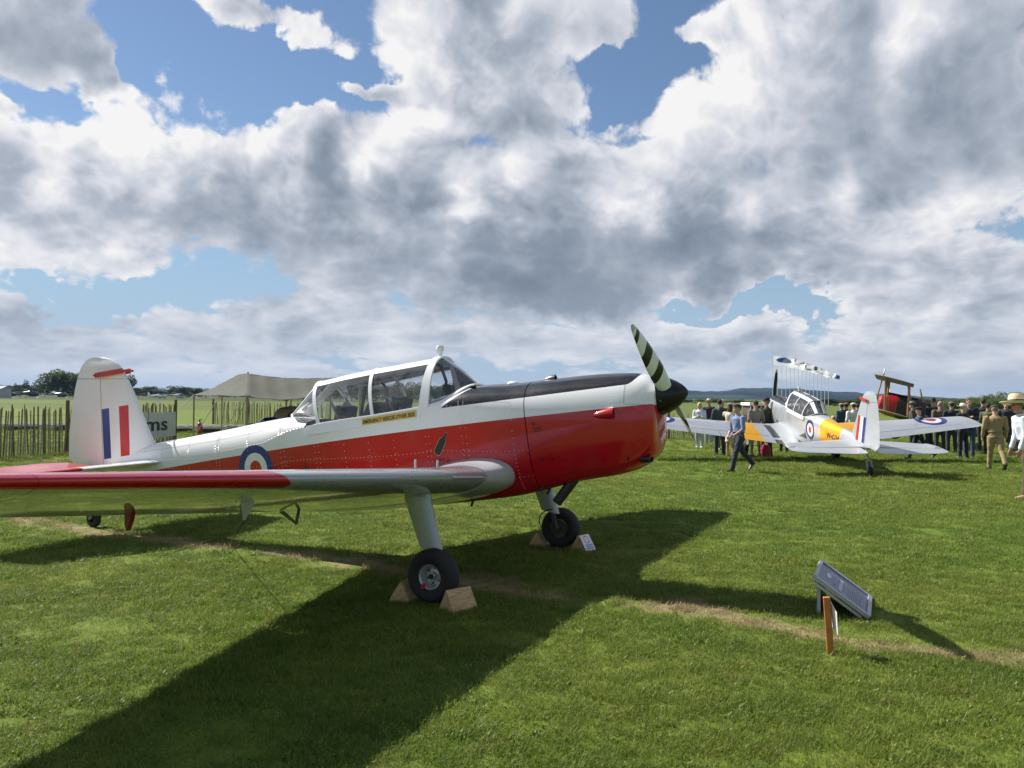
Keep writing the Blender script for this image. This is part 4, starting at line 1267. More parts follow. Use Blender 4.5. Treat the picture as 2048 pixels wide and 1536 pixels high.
def person(name_label, loc, rz, H=1.72, legs=((6, 4), (-4, 4)), arms=((4, 8, 18, 0), (4, 8, 18, 0)), top='jacket', top_c=(.03, .04, .06), bottom='trousers', bot_c=(.03, .03, .04),
           shoe_c=(.02, .015, .012), hair=(.03, .02, .015), hair_style='short', hat=None, hat_c=(.1, .1, .1), band_c=(.02, .02, .03), lean=0, head=(0, 0), build=1.0, fine=False, skin=None, sleeves='long', hat_scale=1.0, belt=None, group=None, extras=None, sit=False):
    skin = skin or SKIN
    T = thing('person', name_label, 'person', loc, rz, group)
    vx = .0115 if fine else .0155; vc = .013 if fine else .021
    q = lambda x, y, z: Vector((x * H, y * H, z * H))
    lean_m = Matrix.Rotation(R(-lean), 3, 'X')
    hipz = .52
    def spine(p):      # bend everything above the hips forward
        p = Vector(p); b = Vector((0, 0, hipz * H)); return b + lean_m @ (p - b)
    b_ = build
    body, up, lo = MB(), MB(), MB()
    # torso
    tor = [(.46, .078, 0), (.52, .086, 0), (.58, .078, .004), (.65, .082, .004), (.72, .095, 0), (.785, .098, -.004), (.815, .070, -.006), (.835, .036, -.004)]
    def torso(mbx, gx_, gy_, z0, z1, flare=0):
        pts, rs = [], []
        for z, r_, y in tor:
            if z0 <= z <= z1: pts.append(spine(q(0, y, z))); rs.append(r_ * H * b_ + gx_ * (1 if z < .8 else .6) + (flare if z < .53 else 0))
        mbx.tube(pts, rs, 16, ell=(1.0, .66 + gy_))
    torso(body, 0, 0, .4, .9)
    # legs
    foot = []
    for sgn, (ha, kb) in zip((-1, 1), legs):
        hip = q(sgn * .052, 0, hipz - .01); th = R(ha)
        knee = hip + Vector((sgn * .004 * H, math.sin(th) * .245 * H, -math.cos(th) * .245 * H))
        t2 = th - R(kb)
        ank = knee + Vector((0, math.sin(t2) * .235 * H, -math.cos(t2) * .235 * H))
        pts = [hip, hip.lerp(knee, .5), knee, knee.lerp(ank, .35), ank]
        body.tube(pts, [.050 * H * b_, .042 * H * b_, .029 * H, .030 * H, .018 * H], 12)
        tip_up = R(kb * .9 - ha * .9) if kb > 22 else 0
        foot.append((ank, t2, kb))
        if bottom == 'trousers':
            lo.tube([hip + Vector((0, 0, .01)), hip.lerp(knee, .5), knee, knee.lerp(ank, .5), ank + Vector((0, .005, -.012 * H))], [.060 * H * b_, .050 * H * b_, .040 * H, .037 * H, .034 * H], 14)
        elif bottom == 'shorts':
            lo.tube([hip, hip.lerp(knee, .5), knee + Vector((0, 0, .03))], [.058 * H, .052 * H, .048 * H], 14)
    if bottom in ('trousers', 'shorts'):
        lo.tube([q(0, 0, .455), q(0, -.004, .50), spine(q(0, 0, .545)), spine(q(0, 0, .585))], [.070 * H * b_, .090 * H * b_, .088 * H * b_, .080 * H * b_], 16, ell=(1, .74))
    else:
        hz0 = {'skirt': .26, 'long_skirt': .15}.get(bottom, .27)
        lo.tube([q(0, .0, hz0), q(0, 0, .40), q(0, 0, .50), spine(q(0, 0, .60))], [.098 * H, .096 * H, .094 * H, .072 * H], 18, ell=(1, .78))
    # arms with hands
    for sgn, (sp, ab, eb, inn) in zip((-1, 1), arms):
        sh = spine(q(sgn * .106 * b_, -.004, .80)); a = R(sp); bb = R(ab)
        d1 = Vector((sgn * math.sin(bb), math.sin(a) * math.cos(bb), -math.cos(a) * math.cos(bb))).normalized()
        el = sh + d1 * .172 * H
        a2 = a + R(eb); d2 = Vector((-sgn * math.sin(R(inn)), math.sin(a2) * math.cos(R(inn)), -math.cos(a2) * math.cos(R(inn)))).normalized()
        wr = el + d2 * .145 * H
        body.tube([sh, sh.lerp(el, .5), el, el.lerp(wr, .4), wr], [.030 * H, .026 * H, .022 * H, .021 * H, .014 * H], 12)
        body.tube([el.lerp(wr, .9), wr + d2 * .025 * H, wr + d2 * .052 * H], [.013 * H, .020 * H, .019 * H], 10, ell=(.62, 1.15) if abs(d2.z) < .9 else (.6, 1.1))
        sx = d2.cross(Vector((sgn, 0, .001))).normalized(); curl = Vector((-sgn, 0, 0))
        for k in range(4):
            of = (k - 1.5) * .0098 * H; ln = (.036, .043, .040, .031)[k] * H
            base = wr + d2 * .048 * H + sx * of
            body.tube([base, base + d2 * ln * .55 + curl * .004 * H, base + d2 * ln + curl * .014 * H], [.0058 * H, .0052 * H, .004 * H], 6)
        base = wr + d2 * .018 * H + sx * .017 * H
        body.tube([base, base + d2 * .018 * H + sx * .012 * H, base + d2 * .038 * H + sx * .014 * H], [.0068 * H, .006 * H, .0046 * H], 6)
        if sleeves == 'long':
            up.tube([sh + Vector((-sgn * .02 * H, 0, 0)), sh, sh.lerp(el, .5), el, el.lerp(wr, .5), wr + d2 * .002 * H], [.036 * H, .043 * H * b_, .035 * H * b_, .031 * H, .028 * H, .024 * H], 12)
        elif sleeves == 'rolled':
            up.tube([sh + Vector((-sgn * .02 * H, 0, 0)), sh, sh.lerp(el, .5), el, el.lerp(wr, .28)], [.036 * H, .043 * H, .036 * H, .033 * H, .034 * H], 12)
        else:
            up.tube([sh + Vector((-sgn * .02 * H, 0, 0)), sh, sh.lerp(el, .6)], [.036 * H, .042 * H, .038 * H], 12)
    # head: skull, jaw, nose, ears
    hy, hp = R(head[0]), R(head[1])
    hm = lean_m @ Matrix.Rotation(hy, 3, 'Z') @ Matrix.Rotation(-hp, 3, 'X')
    nb = spine(q(0, -.004, .825)); hc = nb + lean_m @ Vector((0, .010 * H, .098 * H)) + hm @ Vector((0, 0, .0))
    hq = lambda x, y, z: hc + hm @ Vector((x * H, y * H, z * H))
    body.tube([nb + Vector((0, 0, -.02 * H)), nb + Vector((0, .002 * H, .03 * H)), hq(0, -.008, -.03)], [.036 * H, .032 * H, .033 * H], 12)
    ellip(body, hq(0, -.004, .012), (.044 * H, .054 * H, .056 * H), rot=hm)
    ellip(body, hq(0, .014, -.030), (.034 * H, .036 * H, .036 * H), rot=hm)
    body.tube([hq(0, .044, .012), hq(0, .060, -.010), hq(0, .050, -.016)], [.007 * H, .010 * H, .006 * H], 8)
    for sgn in (-1, 1): ellip(body, hq(sgn * .046, -.004, -.004), (.006 * H, .012 * H, .017 * H), 8, 6, rot=hm)
    bo = voxel(body, 'body', skin, T, vx, 2, 0, .35)
    # face
    mbe = MB()
    for sgn in (-1, 1): ellip(mbe, hq(sgn * .019, .0475, .008), (.0065 * H, .004 * H, .0045 * H), 8, 5, rot=hm)
    mbe.each('eye', common['dark'], bo, fix=False)
    mm = MB(); mm.tube([hq(-.014, .0475, -.036), hq(0, .0515, -.037), hq(.014, .0475, -.036)], [.002 * H, .0035 * H, .002 * H], 6); mm.build('mouth', plain((.28, .10, .09), .5), bo, fix=False)
    # clothes
    torso(up, .014, .03, .45 if top == 'jacket' else .51, .9, flare=.012 if top == 'jacket' else .0)
    if top == 'jacket': up.tube([spine(q(0, 0, .455)), spine(q(0, 0, .52))], [.094 * H * b_, .094 * H * b_], 16, ell=(1, .76))
    upo = voxel(up, {'jacket': 'jacket', 'shirt': 'shirt', 'dress': 'dress_top'}.get(top, top), cloth(top_c), T, vc, 3, .0035)
    loo = voxel(lo, bottom if bottom != 'long_skirt' else 'skirt', cloth(bot_c), T, vc, 3, .004)
    mb = MB(); mb.tube([nb + Vector((0, -.004 * H, -.002 * H)), nb + Vector((0, 0, .018 * H))], [.047 * H, .040 * H], 14, ell=(1, .95))
    mb.build('collar', cloth(belt if belt and top == 'jacket' else tuple(min(1, c * 1.25 + .02) for c in top_c)), upo)
    # shoes
    low = 9
    for ank, t2, kb in foot:
        mb = MB(); tilt = R(0)
        back = t2 < R(-22)
        tr = Matrix.Rotation(R(-38) if back else (R(12) if t2 > R(14) else 0), 3, 'X')
        o_ = ank + Vector((0, 0, -.030 * H))
        rings = []
        for yy, w_, h_, zc in ((-.045, .018, .018, .0), (-.035, .025, .032, .004), (0, .026, .034, .006), (.035, .027, .026, -.002), (.07, .030, .019, -.008), (.095, .025, .014, -.012), (.108, .012, .008, -.014)):
            rings.append([o_ + tr @ Vector((math.cos(k * math.pi / 6) * w_ * H, yy * H, (zc + math.sin(k * math.pi / 6) * h_ * (1 if math.sin(k * math.pi / 6) > 0 else .55)) * H)) for k in range(12)])
        vs, fs = loft(rings, True, True, True); mb.add(vs, fs)
        low = min(low, min(v.z for v in mb.v)); mb.build('shoe', plain(shoe_c, .4), T)
    # hair
    if hair_style != 'none':
        mb = MB()
        k = 1.10 if hair_style != 'full' else 1.22
        ellip(mb, hq(0, -.013, .022), (.044 * H * k, .052 * H * k, .050 * H * k), rot=hm)
        if hair_style in ('long', 'full'): mb.tube([hq(0, -.022, .02), hq(0, -.036, -.04), hq(0, -.034, -.10 if hair_style == 'long' else -.06)], [.05 * H, .052 * H, .036 * H], 12, ell=(1, .7))
        voxel(mb, 'hair', plain(hair, .75, var=.4, scale=60, bumpy=.6), bo, vc * .7, 2, .002)
    if hat:
        mb = MB()
        hs2 = lambda h_: 1 + (hat_scale - 1) * .75
        def lth(prof, tx=0, ty=0, n=28):
            base = hq(0, -.004, .028); rr = hm @ Matrix.Rotation(R(tx), 3, 'X') @ Matrix.Rotation(R(ty), 3, 'Y')
            vs = [base + rr @ Vector((r_ * math.cos(2 * math.pi * i / n) * H * .93 * hs2(h_), r_ * math.sin(2 * math.pi * i / n) * H * 1.08 * hs2(h_), h_ * H * hat_scale)) for r_, h_ in prof for i in range(n)]
            fs = [(a * n + i, a * n + (i + 1) % n, (a + 1) * n + (i + 1) % n, (a + 1) * n + i) for a in range(len(prof) - 1) for i in range(n)]
            mb.add(vs, fs)
            return base, rr
        band = None
        if hat in ('straw', 'fedora'):
            br = .105 if hat == 'straw' else .088
            lth([(.050, .002), (br * .8, -.002), (br, .010), (br, .013), (br * .8, .002), (.054, .008), (.055, .012), (.053, .035), (.047, .056), (.036, .066), (.018, .058), (.0, .050)])
            band = [(.0556, .008), (.057, .010), (.0556, .026), (.054, .026)]
        elif hat == 'bowler': lth([(.052, .004), (.066, .004), (.072, .012), (.070, .014), (.056, .010), (.056, .030), (.050, .052), (.032, .066), (0, .070)]); band = [(.0562, .010), (.0575, .012), (.0565, .024)]
        elif hat == 'cap':
            lth([(.050, -.004), (.058, .006), (.062, .018), (.056, .032), (.036, .042), (0, .046)], tx=-6)
            b0, rr = hq(0, .034, .030), hm
            mb.tube([b0 + hm @ Vector((0, -.01 * H, .012 * H)), b0 + hm @ Vector((0, .028 * H, .002 * H)), b0 + hm @ Vector((0, .044 * H, -.006 * H))], [.034 * H, .036 * H, .020 * H], 12, ell=(.32, 1.15))
        elif hat == 'beret': lth([(.050, .0), (.054, .012), (.066, .022), (.066, .032), (.050, .044), (0, .048)], tx=-8, ty=10)
        elif hat == 'helmet': lth([(.050, -.004), (.064, -.008), (.066, .0), (.056, .008), (.057, .030), (.052, .055), (.036, .078), (.012, .088), (0, .089)])
        elif hat == 'peaked': lth([(.049, .0), (.051, .018), (.072, .034), (.070, .040), (.045, .046), (0, .048)], tx=-6); band = [(.0515, .002), (.0525, .004), (.0525, .016)]
        ho = mb.build('hat', cloth(hat_c, .08, 30), bo, ang=55)
        if band:
            mb = MB(); lth(band); mb.build('hat_band', cloth(band_c), ho)
    if belt and top != 'jacket':
        mb = MB(); p0 = spine(q(0, 0, .575)); mb.tube([p0, p0 + lean_m @ Vector((0, 0, .022 * H))], [.0985 * H * b_, .0975 * H * b_], 20, ell=(1, .76)); mb.build('belt', plain(belt, .5), loo)
    T.location = Vector(loc) + Vector((0, 0, -low))
    if extras: extras(T, H, q, spine)
    return T

def put(u, Y, vtop, hat_add=0):
    """ground point under image column u at depth Y, and the height that reaches row vtop"""
    p = at(u, vtop, Y); g = gz(p.x, p.y); return Vector((p.x, p.y, g)), (p.z - g) / (1 + hat_add)

STAND = ((5, 4), (-4, 3)); WIDE = ((3, 2), (-3, 2))
HANG = ((3, 7, 14, 0), (3, 7, 14, 0)); HOLD = ((12, 10, 95, 35), (12, 10, 95, 35)); POCK = ((-8, 14, 40, 10), (-8, 14, 40, 10)); FOLD = ((18, 6, 92, 55), (18, 6, 92, 55))
CROWD = 'visitors standing round the aeroplanes'
def pp(label, u, Y, vt, rz, ha=0, **kw):
    loc, H = put(u, Y, vt, ha); return person(label, loc, R(rz), H, group=CROWD, **kw)

pp('man in a blue shirt and dark flat cap walking left across the grass', 1478, 20, 803, 112, .02, legs=((24, 10), (-27, 22)), arms=((6, 10, 48, 20), (4, 12, 40, 25)), top='shirt', top_c=(.17, .215, .36), bot_c=(.018, .022, .04), hat='cap', hat_c=(.03, .035, .035), hair=(.12, .07, .04), lean=4, head=(12, -22), fine=True, belt=(.01, .01, .012), sleeves='rolled', build=1.05)
pp('blonde woman in a white top with a navy jumper tied over her shoulders', 1399, 30, 806, 160, 0, legs=WIDE, arms=HOLD, top='shirt', top_c=(.60, .63, .72), bot_c=(.35, .37, .40), shoe_c=(.6, .6, .6), hair=(.62, .45, .20), hair_style='full', head=(-20, -8),
   extras=lambda T, H, q, sp: MB().tube([q(-.09, .0, .80), q(-.03, -.055, .76), q(.03, -.055, .76), q(.09, .0, .80)], .035 * H, 10).build('navy_jumper', cloth((.012, .016, .04)), T))
pp('man in a purple jumper and a pale straw hat behind the blonde woman', 1418, 32.5, 797, 170, .035, legs=WIDE, arms=HANG, top='shirt', top_c=(.040, .015, .045), bot_c=(.30, .32, .35), hat='straw', hat_c=(.60, .50, .28), shoe_c=(.1, .08, .06))
pp('man in a dark teal suit standing with his back to us', 1440, 26, 800, 10, 0, legs=STAND, arms=HOLD, top_c=(.030, .050, .058), bot_c=(.018, .022, .032), hair=(.018, .015, .014), head=(-30, 0))
pp('grey haired woman with sunglasses facing the man in the teal suit', 1444, 29, 801, 190, 0, legs=WIDE, arms=HOLD, top_c=(.05, .06, .06), bot_c=(.14, .15, .15), hair=(.45, .38, .32), hair_style='full')
pp('woman in a cream dress with long dark hair under a peaked cap', 1461, 25.5, 806, -30, .02, legs=WIDE, arms=((70, 20, 100, 30), (10, 8, 40, 10)), top='dress', top_c=(.62, .57, .44), bottom='skirt', bot_c=(.60, .55, .43), shoe_c=(.30, .22, .15), hair=(.05, .02, .014), hair_style='long', hat='peaked', hat_c=(.55, .52, .46), band_c=(.02, .02, .02), sleeves='short')
pp('man in a grey tweed jacket and tan shorts by the yellow wing band', 1511, 25.5, 802, 20, 0, legs=STAND, arms=POCK, top_c=(.17, .165, .14), bottom='shorts', bot_c=(.30, .17, .12), hair=(.03, .02, .018), build=1.08, shoe_c=(.25, .15, .10))
def pink_bag(T, H, q, sp): pass
pb = pp('man in a dark green suit and a black bowler hat beside the silver nose', 1533, 25.8, 795, 15, .03, legs=STAND, arms=HANG, top_c=(.040, .050, .030), bot_c=(.030, .035, .022), hat='bowler', hat_c=(.010, .018, .015), hair=(.2, .15, .1), head=(40, 0), build=1.08)
g0 = Vector((at(1532, 880, 25.6).x, 25.6, -.12))
mb = MB(); mb.tube([g0 + Vector((0, 0, .02)), g0 + Vector((0, 0, .2)), g0 + Vector((0, 0, .36))], [.13, .17, .10], 14, ell=(1, .5)); bg_ = mb.build('handbag', plain((.55, .03, .10), .5)); mb = MB(); mb.tube([g0 + Vector((-.08 + .16 * t / 6, 0, .34 + .12 * math.sin(math.pi * t / 6))) for t in range(7)], .01, 6); mb.build('handle', plain((.2, .02, .04), .5), bg_)
tag(bg_, 'bright pink bag by the feet of the man in the bowler hat', 'bag')
pp('person in dark clothes half hidden behind the silver engine cowling', 1568, 27.8, 812, 0, 0, legs=STAND, arms=HANG, top_c=(.02, .02, .025), bot_c=(.015, .015, .02))
pp('person in dark clothes standing under the silver wing root, far side', 1580, 29.5, 815, 30, 0, legs=STAND, arms=HANG, top_c=(.05, .04, .035), bot_c=(.02, .02, .02))
pp('man in a navy jacket and grey flat cap left of the brown jacket', 1683, 31, 806, 20, .02, legs=STAND, arms=POCK, top_c=(.02, .05, .09), bot_c=(.03, .04, .07), hat='cap', hat_c=(.30, .28, .24))
pp('man in a russet brown jacket and tan flat cap', 1693, 31, 805, -10, .02, legs=STAND, arms=FOLD, top_c=(.13, .05, .025), bot_c=(.10, .08, .06), hat='cap', hat_c=(.22, .14, .10))
pp('man dressed all in white with a pale flat cap', 1707, 28, 805, 5, .02, legs=STAND, arms=POCK, top='shirt', top_c=(.62, .62, .64), bot_c=(.58, .58, .58), hat='cap', hat_c=(.55, .52, .44), belt=(.05, .04, .03), build=1.06)
pp('person in a dark plum top next to the man in white', 1716, 30.5, 808, -40, 0, legs=STAND, arms=HANG, top_c=(.035, .02, .045), bot_c=(.02, .02, .025))
pp('man in a grey trilby and dark coat behind the biplane struts', 1825, 29.5, 802, 60, .035, legs=STAND, arms=POCK, top_c=(.045, .045, .045), bot_c=(.02, .02, .02), hat='fedora', hat_c=(.20, .20, .18))
pp('young man in a navy uniform and dark beret striding left', 1838, 24.8, 810, 75, .02, legs=((28, 12), (-26, 20)), arms=((18, 10, 40, 10), (-16, 10, 30, 5)), top='shirt', top_c=(.035, .055, .095), bot_c=(.022, .028, .05), hat='beret', hat_c=(.012, .014, .03), hair=(.03, .02, .015), head=(20, 0), sleeves='rolled')
pp('police officer in a tall black helmet', 1866, 30, 795, 170, .05, legs=STAND, arms=HOLD, top_c=(.012, .014, .022), bot_c=(.012, .014, .022), hat='helmet', hat_c=(.010, .012, .022))
pp('balding man in a brown tweed jacket seen from behind', 1880, 28.5, 804, 0, 0, legs=STAND, arms=POCK, top_c=(.14, .095, .075), bot_c=(.03, .03, .035), hair=(.30, .22, .16), build=1.12)
pp('person in a dark grey anorak left of the tweed jacket', 1858, 31, 809, 40, 0, legs=STAND, arms=HANG, top_c=(.04, .045, .05), bot_c=(.02, .02, .02), hair=(.03, .02, .02))
pp('man in a navy coat and grey flat cap seen from behind', 1903, 28, 803, -5, .02, legs=STAND, arms=HOLD, top_c=(.014, .018, .03), bot_c=(.02, .022, .03), hat='cap', hat_c=(.16, .15, .14), build=1.08)
pp('blonde woman in a wide white hat and black jacket', 1926, 25.3, 806, 20, .035, legs=WIDE, arms=HOLD, top_c=(.014, .014, .018), bot_c=(.012, .014, .022), hat='straw', hat_c=(.72, .66, .58), band_c=(.4, .35, .3), hair=(.50, .40, .22), hair_style='long')
pp('tall balding man in a black top and blue jeans', 1938, 26, 798, 150, 0, legs=WIDE, arms=FOLD, top_c=(.018, .016, .024), bot_c=(.03, .05, .10), hair=(.10, .05, .03), build=1.05, head=(30, 0))
pp('dark haired man in a black jacket with his back to us', 1966, 29, 799, -20, 0, legs=STAND, arms=HOLD, top_c=(.016, .015, .018), bot_c=(.02, .02, .02), hair=(.03, .018, .012), build=1.12)
pp('person in a moss green coat behind the khaki overalls', 1976, 27.5, 808, -50, 0, legs=STAND, arms=POCK, top_c=(.085, .10, .04), bot_c=(.03, .03, .02), hair=(.04, .025, .02))
pp('man in baggy khaki overalls and a dark flat cap walking away', 1991, 21.2, 808, -12, .02, legs=((14, 4), (-22, 20)), arms=((4, 12, 20, 0), (-6, 12, 24, 0)), top='shirt', top_c=(.30, .215, .105), bot_c=(.27, .20, .10), hat='cap', hat_c=(.045, .055, .05), hair=(.25, .15, .10), lean=5, fine=True, build=1.15, belt=(.24, .17, .08), shoe_c=(.04, .025, .018))
pp('dark haired person in navy right of the khaki overalls', 2012, 27, 803, 160, 0, legs=STAND, arms=HANG, top_c=(.02, .02, .03), bot_c=(.03, .03, .03), hair=(.08, .035, .02))
pp('person in a black coat at the right edge of the crowd', 2030, 29, 806, 60, 0, legs=STAND, arms=HANG, top_c=(.02, .02, .02), bot_c=(.03, .03, .03), hair=(.05, .03, .02))
loc, H = put(2056, 14.6, 790, .045)
person('man in a cream panama hat, white shirt and brown cord trousers at the right edge', loc, R(75), H, legs=((6, 4), (-8, 6)), arms=((2, 6, 14, 0), (2, 6, 14, 0)), hat_scale=1.55, top='shirt', top_c=(.62, .66, .74), bot_c=(.085, .045, .022), hat='straw', hat_c=(.72, .58, .34), band_c=(.03, .03, .10), lean=14, head=(25, -14), fine=True, sleeves='long', belt=(.05, .03, .02), shoe_c=(.40, .22, .14), build=1.18, group=CROWD, hair=(.2, .15, .1), skin=SKIN2)
# the seated crowd far behind the silver tail: small figures on the grass
def sitter_proto():
    T = thing('person', 'seated visitor', 'person'); H = 1.7
    mb = MB(); mb.tube([(0, 0, .05), (0, .0, .25), (0, .02, .50), (0, .02, .58)], [.17, .16, .19, .08], 12, ell=(1, .7)); ellip(mb, (0, .03, .72), (.08, .095, .115))
    mb.tube([(0, .02, .56), (0, .02, .66)], .05, 8)
    for sgn in (-1, 1): mb.tube([(sgn * .09, 0, .10), (sgn * .12, .40, .38), (sgn * .12, .62, .05)], [.085, .065, .05], 10); mb.tube([(sgn * .18, .02, .52), (sgn * .22, .12, .28), (sgn * .10, .34, .30)], [.055, .045, .035], 8)
    return mb
SEAT = sitter_proto_mb = None
def sitter(label, u, Y, c1, c2, hatc, rz):
    x = at(u, 820, Y).x; z = gz(x, Y); T = thing('person', label, 'person', (x, Y, z), R(rz), 'visitors sitting on the grass')
    mb = MB(); mb.tube([(0, 0, .03), (0, .0, .25), (0, .02, .50), (0, .02, .60)], [.17, .17, .20, .06], 12, ell=(1, .7))
    ellip(mb, (0, .03, .74), (.08, .095, .115)); mb.tube([(0, .02, .56), (0, .02, .68)], .05, 8)
    for sgn in (-1, 1): mb.tube([(sgn * .09, 0, .10), (sgn * .12, .40, .38), (sgn * .12, .62, .05)], [.085, .065, .05], 10); mb.tube([(sgn * .17, .02, .52), (sgn * .22, .12, .30), (sgn * .10, .34, .30), (sgn * .06, .42, .32)], [.055, .045, .035, .03], 8)
    b = voxel(mb, 'body', SKIN, T, .03, 2)
    mb = MB(); mb.tube([(0, 0, .02), (0, .0, .25), (0, .02, .50), (0, .02, .60)], [.18, .18, .215, .08], 12, ell=(1, .74))
    for sgn in (-1, 1): mb.tube([(sgn * .17, .02, .53), (sgn * .22, .12, .30), (sgn * .10, .34, .30)], [.07, .055, .045], 8)
    voxel(mb, 'jacket', cloth(c1), T, .03, 2, .004)
    mb = MB()
    for sgn in (-1, 1): mb.tube([(sgn * .09, -.05, .10), (sgn * .12, .40, .38), (sgn * .12, .62, .05)], [.10, .08, .06], 10)
    voxel(mb, 'trousers', cloth(c2), T, .03, 2, .004)
    mb = MB(); ellip(mb, (0, .01, .78), (.092, .105, .09)); mb.build('hair', plain(hatc, .8), b)
names = [('seated visitor in a grey coat and pale cap nearest the silver canopy', (.20, .17, .16), (.03, .03, .04), (.35, .33, .3)), ('seated visitor in black with brown hair among the far onlookers', (.02, .02, .022), (.03, .03, .03), (.07, .035, .02)),
         ('seated visitor in dark red at the far edge of the field', (.10, .025, .02), (.02, .02, .02), (.03, .02, .02)), ('seated visitor in olive among the far onlookers', (.06, .065, .03), (.03, .03, .02), (.16, .1, .06)),
         ('seated visitor in navy beside the one in olive', (.02, .025, .05), (.02, .02, .02), (.04, .03, .02)), ('seated visitor in tan with white hair', (.25, .18, .12), (.05, .04, .03), (.5, .48, .45)), ('seated visitor in charcoal near the man in navy jacket', (.03, .03, .03), (.02, .02, .02), (.02, .02, .02))]
for i, (lb, c1, c2, hc_) in enumerate(names):
    sitter(lb, (1652, 1658, 1663, 1668, 1673, 1666, 1678)[i], (38, 43, 39.5, 45, 41, 47, 44)[i], c1, c2, hc_, rnd.uniform(-60, 60))

# ------------------------------------------------------------------ trees, hills
def leaf_mat(name, a, b_):
    m_, nt, b, o_ = mat_new(name)
    ns = nt.noise(nt.obj(), 3.5, 4, .65); at_ = nt.node('ShaderNodeAttribute'); at_.attribute_name = 'tint'
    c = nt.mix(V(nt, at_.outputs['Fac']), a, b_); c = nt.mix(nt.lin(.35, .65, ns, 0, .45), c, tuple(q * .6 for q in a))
    nt.set(b.inputs['Base Color'], c); b.inputs['Roughness'].default_value = .7; b.inputs['Specular IOR Level'].default_value = .25
    tr = nt.node('ShaderNodeBsdfTranslucent'); nt.set(tr.inputs[0], c); ms = nt.node('ShaderNodeMixShader'); ms.inputs[0].default_value = .3
    nt.t.links.new(b.outputs[0], ms.inputs[1]); nt.t.links.new(tr.outputs[0], ms.inputs[2]); nt.t.links.new(ms.outputs[0], o_.inputs[0])
    return m_
LEAF = {'dark': leaf_mat('dark_leaves', (.035, .062, .020), (.085, .115, .035)), 'mid': leaf_mat('mid_leaves', (.065, .100, .026), (.15, .20, .06)),
        'pale': leaf_mat('pale_leaves', (.10, .15, .05), (.22, .28, .11))}
BARK = plain((.10, .075, .055), .9, var=.3)
ORD = ['first', 'second', 'third', 'fourth', 'fifth', 'sixth', 'seventh', 'eighth', 'ninth', 'tenth', 'eleventh', 'twelfth', 'thirteenth', 'fourteenth', 'fifteenth', 'sixteenth', 'seventeenth', 'eighteenth', 'nineteenth', 'twentieth', 'twenty-first', 'twenty-second']
_crowns = {}
def crown_mesh(kind, variant, n):
    key = (kind, variant)
    if key in _crowns: return _crowns[key]
    r_ = np.random.default_rng(100 + variant * 7 + len(kind)); vs, fs, ti = [], [], []
    lobes = []
    if kind == 'conifer':
        for i in range(9): 
            h_ = .15 + .85 * i / 9; lobes.append((0, 0, h_, .42 * (1 - h_) + .05, .05, .5))
    elif kind == 'shrub':
        for i in range(9): a = r_.random() * 6.28; d = .33 * r_.random() ** .5; lobes.append((d * math.cos(a), d * math.sin(a), .30 + .35 * r_.random(), .20 + .1 * r_.random(), .2 + .12 * r_.random(), r_.random()))
    else:
        for i in range(24): a = r_.random() * 6.28; d = .36 * r_.random() ** .6; zz = .16 + .66 * r_.random(); lobes.append((d * math.cos(a) * (1.2 - .5 * zz), d * math.sin(a) * (1.2 - .5 * zz), zz, .12 + .11 * r_.random(), .10 + .07 * r_.random(), r_.random()))
    w = np.array([l[3] ** 2 for l in lobes]); w /= w.sum()
    for k in range(n):
        l = lobes[r_.choice(len(lobes), p=w)]; d = r_.normal(size=3); d /= np.linalg.norm(d); rr = .78 + .30 * r_.random()
        if r_.random() < .07: rr *= 1.22
        c_ = np.array([l[0] + d[0] * l[3] * rr, l[1] + d[1] * l[3] * rr, l[2] + d[2] * l[4] * rr])
        u_ = r_.normal(size=3); u_ /= np.linalg.norm(u_); v_ = np.cross(u_, d + r_.normal(size=3) * .6); v_ /= (np.linalg.norm(v_) + 1e-6)
        s_ = .016 + .018 * r_.random(); b = len(vs)
        vs += [tuple(c_ - u_ * s_), tuple(c_ + v_ * s_ * .7), tuple(c_ + u_ * s_), tuple(c_ - v_ * s_ * .7)]; fs.append((b, b + 1, b + 2, b + 3))
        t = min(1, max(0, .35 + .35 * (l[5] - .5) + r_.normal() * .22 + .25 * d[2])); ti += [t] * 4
    me = bpy.data.meshes.new('crown'); me.from_pydata(vs, [], fs); a = me.attributes.new('tint', 'FLOAT', 'POINT'); a.data.foreach_set('value', ti); me.update()
    _crowns[key] = me
    return me
_trunk = None
def trunk_mesh():
    global _trunk
    if _trunk: return _trunk
    mb = MB(); mb.tube([(0, 0, -.02), (.004, 0, .12), (0, .01, .35), (.02, 0, .62)], [.030, .022, .018, .008], 8)
    for a in range(6):
        t = a * 1.05; mb.tube([(0, 0, .22 + .05 * a), (.12 * math.cos(t), .12 * math.sin(t), .42 + .05 * a), (.22 * math.cos(t), .22 * math.sin(t), .56 + .05 * a)], [.012, .008, .003], 5)
    o = mb.build('trunk', BARK); _trunk = o.data; bpy.data.objects.remove(o); return _trunk
def tree(label, x, y, h_, w, kind='broad', leaf='dark', variant=0, n=2200, group=None):
    T = thing('tree' if kind != 'shrub' else 'bush', label, 'tree' if kind != 'shrub' else 'bush', (x, y, gz(x, y)), rnd.random() * 6.28, group)
    key = (kind, variant, leaf)
    src = crown_mesh(kind, variant, n)
    if key not in _crowns:
        me = src.copy(); me.materials.clear(); me.materials.append(LEAF[leaf]); _crowns[key] = me
    c_ = bpy.data.objects.new('crown', _crowns[key]); link(c_, T); c_.scale = (w, w, h_)
    t_ = bpy.data.objects.new('trunk', trunk_mesh()); link(t_, T); t_.scale = (w * .6, w * .6, h_)
    return T
def tree_px(label, u, vtop, Y, wpx, **kw):
    p = at(u, vtop, Y); return tree(label, p.x, Y, p.z - gz(p.x, Y), wpx / FPX * Y, **kw)
G1 = 'trees along the left edge of the airfield'
